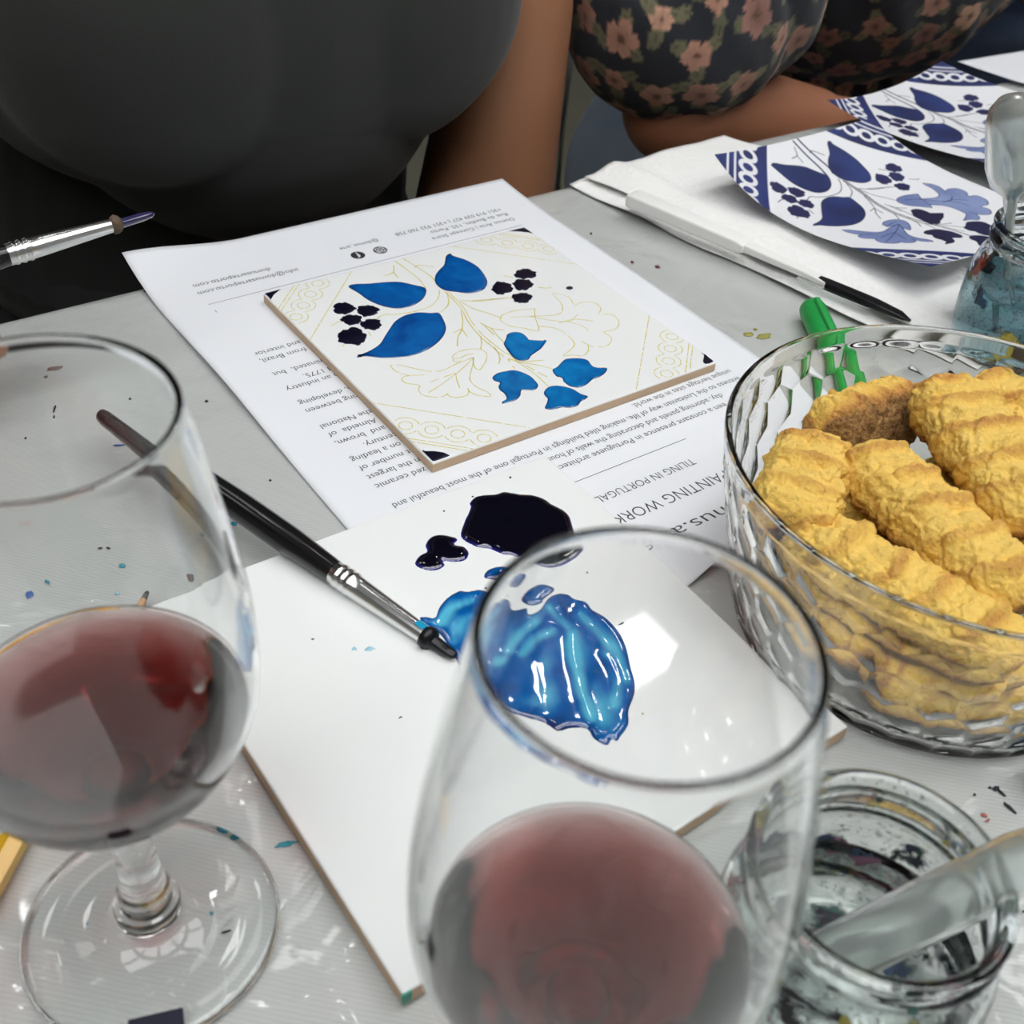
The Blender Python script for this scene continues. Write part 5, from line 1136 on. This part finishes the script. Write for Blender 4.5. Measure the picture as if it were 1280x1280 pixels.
def dropper(label, p0, p1, prof, n=24):
    t = thing('dropper', label, 'dropper', p0, 'plastic droppers')
    V, F = xlathe(prof, n); mesh('bulb', V, F, M['milky'], t, local=True, sharp=60)
    return t
d = dropper('thick translucent dropper lying across the near jar rim', (-.115, -.300, .028), (-.05, -.32, .067),
            [(0, .0040), (.0006, .0062), (.012, .0066), (.050, .0067), (.054, .0060), (.060, .0060), (.066, .0068), (.110, .0070), (.118, .0050), (.120, .001)])
V, F = xlathe([(-.050, .0008), (-.049, .0016), (-.02, .0020), (-.002, .0030), (.0006, .0042)], 16)
orient(d, (-.1145, -.2985, .0335), (-.0670, -.3165, .0665))
d2 = dropper('translucent dropper standing bulb up in the jar of blue water', (.21, -.12, .01), (.2, -.11, .14),
             [(0, .0009), (.030, .0016), (.056, .0022), (.064, .0034), (.070, .0088), (.077, .0106), (.096, .0110), (.102, .0098), (.106, .0066), (.1075, .002)])
orient(d2, (.2045, -.1198, .0110), (.1800, -.1010, .1145))

# ------------------------------------------------------------------ pens and pencil
mk = thing('marker', 'green marker pen lying behind the biscuit bowl', 'marker', (.157, -.0465, .006))
V, F = xlathe([(0, .0048), (.0012, .0058), (.004, .0062), (.042, .0062), (.0425, .0058)], 28); mesh('cap', V, F, M['green_plastic'], mk, local=True, sharp=45)
V, F = xlathe([(.0426, .0055), (.046, .0058), (.105, .0058), (.110, .0050), (.112, .002)], 28); mesh('barrel', V, F, M['green_plastic'], mk, local=True, sharp=45)
V, F = bar([(.004, .0012, .0055, .0078), (.036, .0012, .0060, .0078), (.040, .0010, .0060, .0066)]); bevelled('clip', V, F, M['green_plastic'], mk, .0004)
orient(mk, (.1425, -.0592, .0066), (.0880, -.1440, .0066))
bm_ = thing('marker', 'light blue marker end beside the bowl at the right edge', 'marker', (.003, -.279, .006))
V, F = lathe([(.0001, .001), (.0026, .001), (.0028, .0), (.0046, .0), (.0054, .0008), (.0056, .004), (.0056, .060), (.0050, .061), (.0001, .061)], 28)
V = [(v[2], v[0], v[1]) for v in V]; mesh('barrel', V, F, M['blue_plastic'], bm_, local=True, sharp=45)
V, F = xlathe([(.0004, .0024), (.0011, .0024)], 20); mesh('end_plug', V, F, M['blue_dark'], bm_, local=True)
for k in range(3):
    V, F = box(.0001, .0010, -.0004, .0004, .0, .0047)
    ca, sa = math.cos(k * 2.09), math.sin(k * 2.09)
    V = [(v[0], v[1] * ca - v[2] * sa, v[1] * sa + v[2] * ca) for v in V]; mesh('end_rib', V, F, M['blue_plastic'], bm_, local=True, smooth=False)
orient(bm_, (.0005, -.2865, .0062), (.060, -.3080, .0062))

pc = thing('pencil', 'yellow pencil with black point lying behind the left wine glass', 'pencil', (-.188, -.084, .004))
hexp = lambda r, x: [(x, r * math.cos(PI / 3 * k + .5), r * math.sin(PI / 3 * k + .5)) for k in range(6)]
def hexbar(secs):
    V, F = [], []
    for x, r in secs: V += hexp(r, x)
    for i in range(len(secs) - 1):
        for j in range(6): F.append((i * 6 + j, i * 6 + 6 + j, i * 6 + 6 + (j + 1) % 6, i * 6 + (j + 1) % 6))
    F.append(tuple(range(6))); F.append(tuple((len(secs) - 1) * 6 + j for j in range(6))[::-1])
    return V, F
V, F = hexbar([(.018, .0034), (.021, .0037), (.128, .0037)]); mesh('shaft', V, F, M['yellow_pencil'], pc, local=True, smooth=False)
V, F = xlathe([(.0045, .0011), (.0185, .0033), (.0195, .0033)], 18); mesh('sharpened_cone', V, F, M['pencil_wood'], pc, local=True, sharp=40)
V, F = xlathe([(0, .0003), (.001, .0008), (.005, .0011)], 14); mesh('lead', V, F, M['graphite'], pc, local=True)
orient(pc, (-.1825, -.0805, .0044), (-.2545, -.1590, .0044))

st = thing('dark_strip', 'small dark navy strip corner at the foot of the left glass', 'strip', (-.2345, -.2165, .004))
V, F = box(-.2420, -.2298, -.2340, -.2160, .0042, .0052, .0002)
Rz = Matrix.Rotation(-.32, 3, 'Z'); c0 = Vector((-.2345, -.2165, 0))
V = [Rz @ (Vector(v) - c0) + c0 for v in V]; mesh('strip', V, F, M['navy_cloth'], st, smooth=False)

# ------------------------------------------------------------------ people
def caps(p0, p1, r0, r1, n=20, e=(1, 1, 1)):
    """tapered capsule"""
    a, b = Vector(p0), Vector(p1); d = (b - a); L = d.length; d.normalize()
    s = d.cross(Vector((0, 0, 1)) if abs(d.z) < .9 else Vector((1, 0, 0))).normalized(); u = s.cross(d)
    rings = []
    for k in range(5): th = -PI / 2 + PI / 2 * k / 5; rings.append((a + d * (r0 * math.sin(th)), r0 * math.cos(th)))
    for k in range(7): t_ = k / 6; rings.append((a + d * (L * t_), r0 + (r1 - r0) * t_))
    for k in range(1, 6): th = PI / 2 * k / 5; rings.append((b + d * (r1 * math.sin(th)), r1 * math.cos(th)))
    V, F = [], []
    for c, r in rings:
        r = max(r, 1e-4)
        for j in range(n): th = 2 * PI * j / n; V.append(c + s * (r * math.cos(th)) + u * (r * math.sin(th)))
    for i in range(len(rings) - 1):
        for j in range(n): j2 = (j + 1) % n; F.append((i * n + j, i * n + j2, (i + 1) * n + j2, (i + 1) * n + j))
    F.append(tuple(range(n))[::-1]); F.append(tuple((len(rings) - 1) * n + j for j in range(n)))
    return V, F
def ell(c, r, rot=0.0, n=28):
    V, F = [], []; m = 16; R_ = Matrix.Rotation(rot, 3, 'X')
    for i in range(m + 1):
        th = -PI / 2 + PI * i / m
        for j in range(n):
            ph = 2 * PI * j / n; q = R_ @ Vector((r[0] * max(.002, math.cos(th)) * math.cos(ph), r[1] * max(.002, math.cos(th)) * math.sin(ph), r[2] * math.sin(th)))
            V.append(Vector(c) + q)
    for i in range(m):
        for j in range(n): j2 = (j + 1) % n; F.append((i * n + j, i * n + j2, (i + 1) * n + j2, (i + 1) * n + j))
    F.append(tuple(range(n))[::-1]); F.append(tuple(m * n + j for j in range(n)))
    return V, F
def fuse(parts, voxel, smooth=4, cuts=(), grow=0.0, wrinkle=None):
    """one continuous surface from overlapping volumes; cuts = [(point, normal)] removes what lies on the normal's side"""
    V, F = merge(*parts)
    me = bpy.data.meshes.new('f'); me.from_pydata([tuple(v) for v in V], [], F); me.update()
    o = bpy.data.objects.new('f', me); COL.objects.link(o)
    r = o.modifiers.new('r', 'REMESH'); r.mode = 'VOXEL'; r.voxel_size = voxel
    s = o.modifiers.new('s', 'SMOOTH'); s.factor = .5; s.iterations = smooth
    dg = bpy.context.evaluated_depsgraph_get(); ev = o.evaluated_get(dg); m2 = bpy.data.meshes.new_from_object(ev)
    bpy.data.objects.remove(o)
    bm = bmesh.new(); bm.from_mesh(m2); bpy.data.meshes.remove(m2)
    if grow or wrinkle:
        bm.normal_update()
        mv = []
        for v in bm.verts:
            dd = grow + (wrinkle(v.co) if wrinkle else 0.0); mv.append(v.co + v.normal * dd)
        for v, q in zip(bm.verts, mv): v.co = q
    for (p, nrm) in cuts:
        bmesh.ops.bisect_plane(bm, geom=list(bm.verts) + list(bm.edges) + list(bm.faces), plane_co=p, plane_no=nrm, clear_outer=True)
    bm.verts.index_update()
    V = [v.co.copy() for v in bm.verts]; F = [[v.index for v in f.verts] for f in bm.faces]; bm.free()
    return V, F

def hand(wrist, palm, knuck, side, tips, r=.0078):
    """palm volume plus five jointed fingers. knuck: four knuckle points; tips: list of five joint chains (thumb first)"""
    P = [caps(wrist, palm, .021, .024)]
    for k in knuck: P.append(caps(palm, k, .016, .0098))
    for a, b in zip(knuck[:-1], knuck[1:]): P.append(caps(a, b, .0098, .0098))
    for i, ch in enumerate(tips):
        rr = [r * 1.15, r * 1.02, r * .92, r * .78] if i else [r * 1.6, r * 1.3, r * 1.1, r * .95]
        for k in range(len(ch) - 1): P.append(caps(ch[k], ch[k + 1], rr[k], rr[k + 1], 14))
    return P
def head(c, s=1.0):
    x, y, z = c
    P = [ell((x, y + .005, z + .035), (.074, .092, .095)), ell((x, y - .022, z - .035), (.056, .066, .075)), caps((x, y + .03, z - .17), (x, y + .012, z - .05), .055, .050),
         caps((x, y - .088, z + .012), (x, y - .104, z - .022), .008, .014), ell((x - .032, y - .070, z + .012), (.017, .016, .011)), ell((x + .032, y - .070, z + .012), (.017, .016, .011)),
         caps((x - .018, y - .084, z - .052), (x + .018, y - .084, z - .052), .007, .007), ell((x - .076, y + .012, z), (.010, .018, .030)), ell((x + .076, y + .012, z), (.010, .018, .030)), ell((x, y - .074, z - .088), (.024, .02, .018))]
    return P
def hair_parts(c):
    x, y, z = c
    return [ell((x, y + .018, z + .052), (.082, .094, .092)), ell((x, y + .055, z - .04), (.078, .06, .13)), caps((x - .07, y + .03, z + .04), (x - .075, y + .03, z - .12), .026, .016), caps((x + .07, y + .03, z + .04), (x + .075, y + .03, z - .12), .026, .016)]

def person(label, loc, skin, body, clothes, hd):
    t = thing('person', label, 'person', loc)
    V, F = fuse(body, .004, 5); mesh('body', V, F, M[skin], t)
    for nm, parts, mat, vox, cuts, grow, wr, colf, lab in clothes:
        V, F = fuse(parts, vox, 4, cuts, grow, wr)
        cols = colf(V) if colf else None
        o = mesh(nm, V, F, M[mat], t, cols=cols)
        if lab: o['label'] = lab
        if not colf:
            s = o.modifiers.new('thickness', 'SOLIDIFY'); s.thickness = .0012; s.offset = 0
    if hd:
        V, F = fuse(hair_parts(hd), .006, 4, [((hd[0], hd[1] - .060, hd[2] + .0), (0, -1, -.55))]); mesh('hair', V, F, M['hair'], t)
    return t

# person in the charcoal tee, straight across the table
A = dict(hip=(0.0, .37, -.20), waist=(0.0, .315, -.06), chest=(0.0, .262, .075), upper=(.0, .285, .22))
torsoA = [ell(A['waist'], (.128, .105, .13)), ell((0.0, .258, .085), (.150, .118, .105)), ell((-.058, .205, .085), (.078, .068, .072)), ell((.060, .205, .085), (.078, .068, .072)), ell(A['upper'], (.165, .095, .12)), caps((-.15, .30, .27), (.15, .30, .27), .052, .052)]
pelvisA = [ell((0, .36, -.19), (.165, .13, .12)), ell((0.0, .325, -.09), (.132, .108, .08))]
legsA = [caps((-.09, .34, -.205), (-.115, .0, -.245), .088, .062), caps((.09, .34, -.205), (.115, .0, -.245), .088, .062),
         caps((-.115, .0, -.245), (-.12, .06, -.66), .058, .040), caps((.115, .0, -.245), (.12, .06, -.66), .058, .040),
         caps((-.12, .06, -.70), (-.13, -.11, -.725), .036, .026), caps((.12, .06, -.70), (.13, -.11, -.725), .036, .026)]
armLA = [caps((.176, .300, .255), (.155, .205, .07), .052, .0330), caps((.155, .205, .07), (.135, .200, -.060), .0330, .0440), caps((.135, .200, -.060), (.100, .165, -.110), .0430, .037), caps((.100, .165, -.110), (-.01, .120, -.135), .036, .024)]
handLA = hand((-.01, .12, -.135), (-.055, .105, -.140), [(-.085, .085, -.135), (-.090, .100, -.140), (-.090, .115, -.142), (-.085, .130, -.145)], 1,
              [[(-.04, .085, -.135), (-.058, .066, -.138), (-.075, .055, -.142)], [(-.085, .085, -.135), (-.115, .078, -.14), (-.132, .075, -.150), (-.140, .074, -.160)], [(-.090, .100, -.14), (-.122, .096, -.145), (-.140, .094, -.155), (-.150, .092, -.166)],
               [(-.090, .115, -.142), (-.120, .114, -.147), (-.138, .112, -.157), (-.146, .111, -.167)], [(-.085, .130, -.145), (-.108, .132, -.150), (-.122, .132, -.158), (-.130, .131, -.167)]])
armRA = [caps((-.180, .300, .255), (-.275, .185, .06), .052, .042), caps((-.275, .185, .06), (-.300, .160, .045), .043, .042), caps((-.300, .160, .045), (-.265, .070, .062), .042, .027)]
handRA = hand((-0.265, .070, .062), (-0.239, .048, .060), [(-0.225, .058, .086), (-0.217, .046, .080), (-0.215, .036, .068), (-0.217, .030, .055)], -1,
              [[(-0.243, .040, .052), (-0.221, .036, .056), (-0.203, .040, .058), (-0.193, .046, .057)],
               [(-0.225, .058, .086), (-0.203, .064, .090), (-0.191, .060, .078), (-0.190, .055, .066)],
               [(-0.217, .046, .080), (-0.197, .048, .076), (-0.193, .050, .060), (-0.196, .052, .048)],
               [(-0.215, .036, .068), (-0.194, .040, .056), (-0.193, .046, .042), (-0.202, .050, .034)],
               [(-0.217, .030, .055), (-0.198, .034, .043), (-0.195, .040, .031), (-0.203, .046, .026)]])
headA = (0.0, .285, .50)
bodyA = torsoA + pelvisA + legsA + armLA + handLA + armRA + handRA + head(headA)
def wrA(c):
    return .0035 * noise.noise(Vector((c.x * 5, c.y * 5, c.z * 26))) * sstep(.10, -.02, c.z) + .002 * noise.noise(c * 14)
teeA = torsoA + [ell((0, .33, -.09), (.138, .112, .055)), caps((.175, .30, .255), (.170, .262, .18), .058, .056), caps((-.175, .30, .255), (-.225, .245, .16), .058, .056)]
bA = [ell((0, .36, -.19), (.170, .135, .125)), ell((0.0, .325, -.085), (.136, .112, .06))] + legsA[:4]
person('person in a charcoal T-shirt seated across, holding a brush at left', (0, .37, FLOOR_Z), 'skin_tan', bodyA,
       [('tee_shirt', teeA + [ell((0, .225, .045), (.100, .070, .085))], 'charcoal_knit', .005, [((0, .3, .335), (0, 0, 1)), ((0, 0, -.112), (0, 0, -1))], .006, wrA, None, None),
        ('jeans', bA, 'black_denim', .006, [((0, .3, -.055), (0, 0, 1)), ((0, 0, -.66), (0, 0, -1))], .006, lambda c: .003 * noise.noise(c * 22), None, 'black denim jeans')], headA)

# person in the floral blouse
B0 = Vector((.575, .335, 0))
def off(p, o=B0): return (p[0] + o.x, p[1] + o.y, p[2] + o.z)
torsoB = [ell(off((-.012, .02, -.07)), (.138, .118, .14)), ell(off((-.018, -.03, .06)), (.148, .130, .12)), ell(off((-.06, -.085, .07)), (.08, .07, .075)), ell(off((.045, -.085, .07)), (.075, .07, .075)), ell(off((0, -.02, .20)), (.165, .10, .13)), caps(off((-.15, -.02, .255)), off((.15, -.02, .255)), .055, .055)]
pelvisB = [ell(off((0, .06, -.19)), (.175, .14, .125)), ell(off((0, .03, -.09)), (.145, .115, .08))]
legsB = [caps(off((-.08, .05, -.195)), (.385, .165, -.185), .103, .082), caps((.385, .165, -.185), (.385, .00, -.235), .080, .062), caps(off((.09, .05, -.20)), off((.15, -.33, -.24)), .098, .066),
         caps((.385, .0, -.235), (.38, .07, -.66), .060, .042), caps(off((.15, -.33, -.24)), off((.15, -.27, -.66)), .060, .042), caps((.37, .07, -.70), (.36, -.10, -.725), .036, .026), caps(off((.15, -.27, -.70)), off((.16, -.43, -.725)), .036, .026)]
armLB = [caps(off((-.17, -.02, .24)), (.285, .195, .035), .052, .042), caps((.285, .195, .035), (.274, .182, -.004), .042, .038), caps((.274, .182, -.004), (.395, .170, -.034), .0365, .027)]
handLB = hand((.395, .170, -.032), (.435, .175, -.045), [(.462, .160, -.048), (.466, .174, -.052), (.466, .188, -.056), (.460, .200, -.060)], 1,
              [[(.420, .150, -.042), (.440, .138, -.046), (.458, .132, -.052)], [(.462, .160, -.048), (.490, .158, -.054), (.505, .158, -.066), (.510, .160, -.078)], [(.466, .174, -.052), (.496, .174, -.060), (.511, .176, -.073), (.514, .178, -.086)],
               [(.466, .188, -.056), (.494, .190, -.064), (.507, .192, -.076), (.510, .194, -.088)], [(.460, .200, -.060), (.482, .204, -.068), (.493, .206, -.078), (.497, .208, -.088)]])
armRB = [caps(off((.17, -.02, .24)), off((.24, -.10, -.02)), .052, .044), caps(off((.24, -.10, -.02)), off((.10, -.20, -.115)), .040, .028)]
handRB = hand(off((.10, -.20, -.115)), off((.06, -.215, -.12)), [off((.035, -.235, -.12)), off((.03, -.222, -.122)), off((.03, -.208, -.124)), off((.035, -.195, -.126))], 1,
              [[off((.07, -.24, -.115)), off((.052, -.255, -.118)), off((.035, -.262, -.124))], [off((.035, -.235, -.12)), off((.008, -.238, -.124)), off((-.006, -.238, -.134))], [off((.03, -.222, -.122)), off((.0, -.224, -.126)), off((-.015, -.224, -.136))],
               [off((.03, -.208, -.124)), off((.002, -.208, -.128)), off((-.012, -.208, -.138))], [off((.035, -.195, -.126)), off((.013, -.194, -.13)), off((.0, -.194, -.138))]])
headB = off((0, -.02, .48))
bodyB = torsoB + pelvisB + legsB + armLB + handLB + armRB + handRB + head(headB)
sleeveB = [caps(off((-.165, -.02, .235)), (.300, .205, .10), .070, .078), ell((.272, .192, .056), (.071, .066, .068)), ell((.302, .195, .062), (.066, .062, .060)), caps(off((.165, -.02, .235)), off((.23, -.09, .05)), .070, .078), ell(off((.24, -.10, .03)), (.07, .07, .065))]
def wrB(c):
    return .006 * noise.noise(Vector((c.x * 22 + c.z * 9, c.y * 10, c.z * 10))) + .0035 * noise.noise(Vector((c.x * 40 + c.z * 30, c.y * 20, c.z * 14)))
def floral(V):
    """scatter flowers and leaves over the cloth; each vertex takes the colour of the print lying on it"""
    rnd = random.Random(5)
    n = len(V); co = np.array([tuple(v) for v in V])
    out = np.empty((n, 3)); out[:] = lin(25, 28, 36)
    kd = kdtree.KDTree(n)
    for i, v in enumerate(V): kd.insert(v, i)
    kd.balance()
    cen = co.mean(0)
    def scatter(sp, tries):
        got = []; g = {}
        for _ in range(tries):
            i = rnd.randrange(n); p = co[i]; key = tuple((p / sp).astype(int)); ok = True
            for dx in (-1, 0, 1):
                for dy in (-1, 0, 1):
                    for dz in (-1, 0, 1):
                        for q in g.get((key[0] + dx, key[1] + dy, key[2] + dz), ()):
                            if ((q - p) ** 2).sum() < sp * sp: ok = False
            if ok: g.setdefault(key, []).append(p); got.append(i)
        return got
    pinks = [lin(168, 124, 104), lin(150, 110, 92), lin(182, 140, 116), lin(140, 100, 88)]
    olives = [lin(92, 88, 66), lin(78, 78, 58), lin(104, 98, 74)]
    cent = scatter(.0235, 14000)
    def frame(i):
        near = kd.find_n(V[i], 12); pts = np.array([co[k] for _, k, _ in near]); c = pts.mean(0)
        nn = np.linalg.svd(pts - c)[2][2]; a = np.cross(nn, [.3, .2, 1.0]); a /= np.linalg.norm(a); return a, np.cross(nn, a)
    frames = [(i, *frame(i)) for i in cent]
    for (i, a, b) in frames:                       # leaves first
        ph = rnd.random() * 6.3; oc = olives[rnd.randrange(3)]; ro = .0105
        for (_, k, dd) in kd.find_range(V[i], .020):
            d = co[k] - co[i]; u, v = d @ a, d @ b
            for q in range(3):
                th = ph + q * 2.1; x, y = u * math.cos(th) + v * math.sin(th), -u * math.sin(th) + v * math.cos(th)
                if ((x - ro) / .0068) ** 2 + (y / .0042) ** 2 < 1: out[k] = np.array(oc) * (.75 + .5 * (abs(y) > .0006))
    for (i, a, b) in frames:
        ph = rnd.random() * 6.3; pc_ = np.array(pinks[rnd.randrange(4)]); R0 = rnd.uniform(.0062, .0120); np_ = rnd.choice((5, 5, 6))
        for (_, k, dd) in kd.find_range(V[i], .014):
            d = co[k] - co[i]; u, v = d @ a, d @ b; r = math.hypot(u, v); th = math.atan2(v, u) + ph
            pet = abs(math.cos(np_ * th / 2)); rr = R0 * (.72 + .30 * pet)
            if r < rr:
                sh = .72 + .38 * (r / rr) - .22 * (pet < .25)
                out[k] = pc_ * sh if r > R0 * .22 else np.array(lin(96, 66, 52))
    return np.concatenate([out, np.ones((n, 1))], 1)
blB = torsoB + sleeveB
blouse_cut = [((0, .3, .330), (0, 0, 1)), ((0, 0, -.105), (0, 0, -1))]
person('person in a floral blouse seated at right with a forearm at the table edge', (.575, .38, FLOOR_Z), 'skin_brown', bodyB,
       [('blouse', blB, 'floral', .0022, blouse_cut, .005, wrB, floral, 'navy blouse printed with dusty pink flowers'),
        ('jeans', pelvisB + legsB[:5], 'blue_denim', .006, [((0, .3, -.06), (0, 0, 1)), ((0, 0, -.66), (0, 0, -1))], .007, lambda c: .004 * noise.noise(c * 20), None, 'light blue denim jeans')], headB)

# third person, only the denim hip and a forearm reach into view
C0 = Vector((1.02, .40, 0))
offC = lambda p: off(p, C0)
torsoC = [ell(offC((0, .02, -.07)), (.155, .12, .14)), ell(offC((0, -.0, .08)), (.165, .12, .14)), ell(offC((0, .0, .2)), (.17, .10, .13)), caps(offC((-.15, 0, .26)), offC((.15, 0, .26)), .055, .055)]
legsC = [ell(offC((0, .04, -.14)), (.195, .15, .16)), caps(offC((-.09, .03, -.17)), offC((-.14, -.30, -.21)), .11, .075), caps(offC((.09, .03, -.17)), offC((.14, -.30, -.21)), .11, .075), caps(offC((-.14, -.30, -.22)), offC((-.14, -.25, -.66)), .062, .044), caps(offC((.14, -.30, -.22)), offC((.14, -.25, -.66)), .062, .044)]
armC = [caps(offC((-.175, 0, .25)), offC((-.23, -.03, .06)), .05, .042), caps(offC((-.23, -.03, .06)), offC((-.07, -.19, .01)), .040, .028), caps(offC((.175, 0, .25)), offC((.23, -.06, .0)), .05, .042), caps(offC((.23, -.06, .0)), offC((.08, -.19, -.02)), .040, .028)]
def palmC(s):
    w = offC((-.07 * s, -.19, .01 if s > 0 else -.02)); f = lambda dx, dy, dz: (w[0] + dx * s, w[1] + dy, w[2] + dz)
    return hand(w, f(.035, -.02, -.008), [f(.055, -.04, -.008), f(.060, -.028, -.01), f(.060, -.014, -.012), f(.055, -.002, -.014)], 1,
                [[f(.03, -.045, -.004), f(.045, -.06, -.008), f(.06, -.066, -.014)], [f(.055, -.04, -.008), f(.083, -.048, -.012), f(.097, -.05, -.022)], [f(.060, -.028, -.01), f(.09, -.032, -.014), f(.105, -.034, -.025)],
                 [f(.060, -.014, -.012), f(.088, -.016, -.016), f(.102, -.017, -.027)], [f(.055, -.002, -.014), f(.078, -.002, -.018), f(.09, -.002, -.028)]])
headC = offC((0, 0, .49))
person('person in blue jeans at the top right corner, mostly out of view', (1.02, .42, FLOOR_Z), 'skin_brown', torsoC + legsC + armC + palmC(1) + palmC(-1) + head(headC) + [caps(offC((-.14, -.25, -.70)), offC((-.14, -.40, -.725)), .036, .026), caps(offC((.14, -.25, -.70)), offC((.14, -.40, -.725)), .036, .026)],
       [('top', torsoC + [caps(offC((-.17, 0, .25)), offC((-.20, -.01, .17)), .06, .058), caps(offC((.17, 0, .25)), offC((.20, -.02, .17)), .06, .058)], 'dark_top', .006, [((0, .3, .34), (0, 0, 1)), ((0, 0, -.02), (0, 0, -1))], .006, lambda c: .003 * noise.noise(c * 18), None, None),
        ('jeans', legsC + [ell(offC((0, .03, -.05)), (.165, .13, .10))], 'mid_denim', .006, [((0, .3, .005), (0, 0, 1)), ((0, 0, -.66), (0, 0, -1))], .006, lambda c: .003 * noise.noise(c * 22), None, 'blue denim jeans with waistband')], headC)

# ------------------------------------------------------------------ chairs
def chair(label, cx, cyy, post_x=None):
    t = thing('chair', label, 'chair', (cx, cyy, FLOOR_Z), 'white metal chairs')
    sz = -.330; w = .20; d = .19
    V, F = box(cx - w, cx + w, cyy - d, cyy + d, sz - .02, sz, .006, 3); mesh('seat', V, F, M['white_metal'], t, sharp=40)
    for sx in (-1, 1):
        V, F = tube([(cx + sx * (w - .01), cyy - d + .02, sz - .02), (cx + sx * (w + .005), cyy - d - .01, FLOOR_Z)], .0105, 14); mesh('leg', V, F, M['white_metal'], t, sharp=50)
        V, F = tube([(cx + sx * w, cyy + d + .03, FLOOR_Z), (cx + sx * w, cyy + d - .005, sz), (cx + sx * w, cyy + d + .005, -.02), (cx + sx * (w - .01), cyy + d + .02, .27)], .0105, 14); mesh('leg', V, F, M['white_metal'], t, sharp=50)
    for k in range(3):
        z = .23 - .085 * k
        V, F = box(cx - w + .008, cx + w - .008, cyy + d + .000, cyy + d + .014, z - .03, z + .02, .004); mesh('back_slat', V, F, M['white_metal'], t, sharp=40)
chair('white metal chair of the person in the charcoal T-shirt', .0, .40)
chair('white metal chair of the person in the floral blouse, its post in the gap', .615, .285)
chair('white metal chair of the person at the top right corner', 1.06, .44)
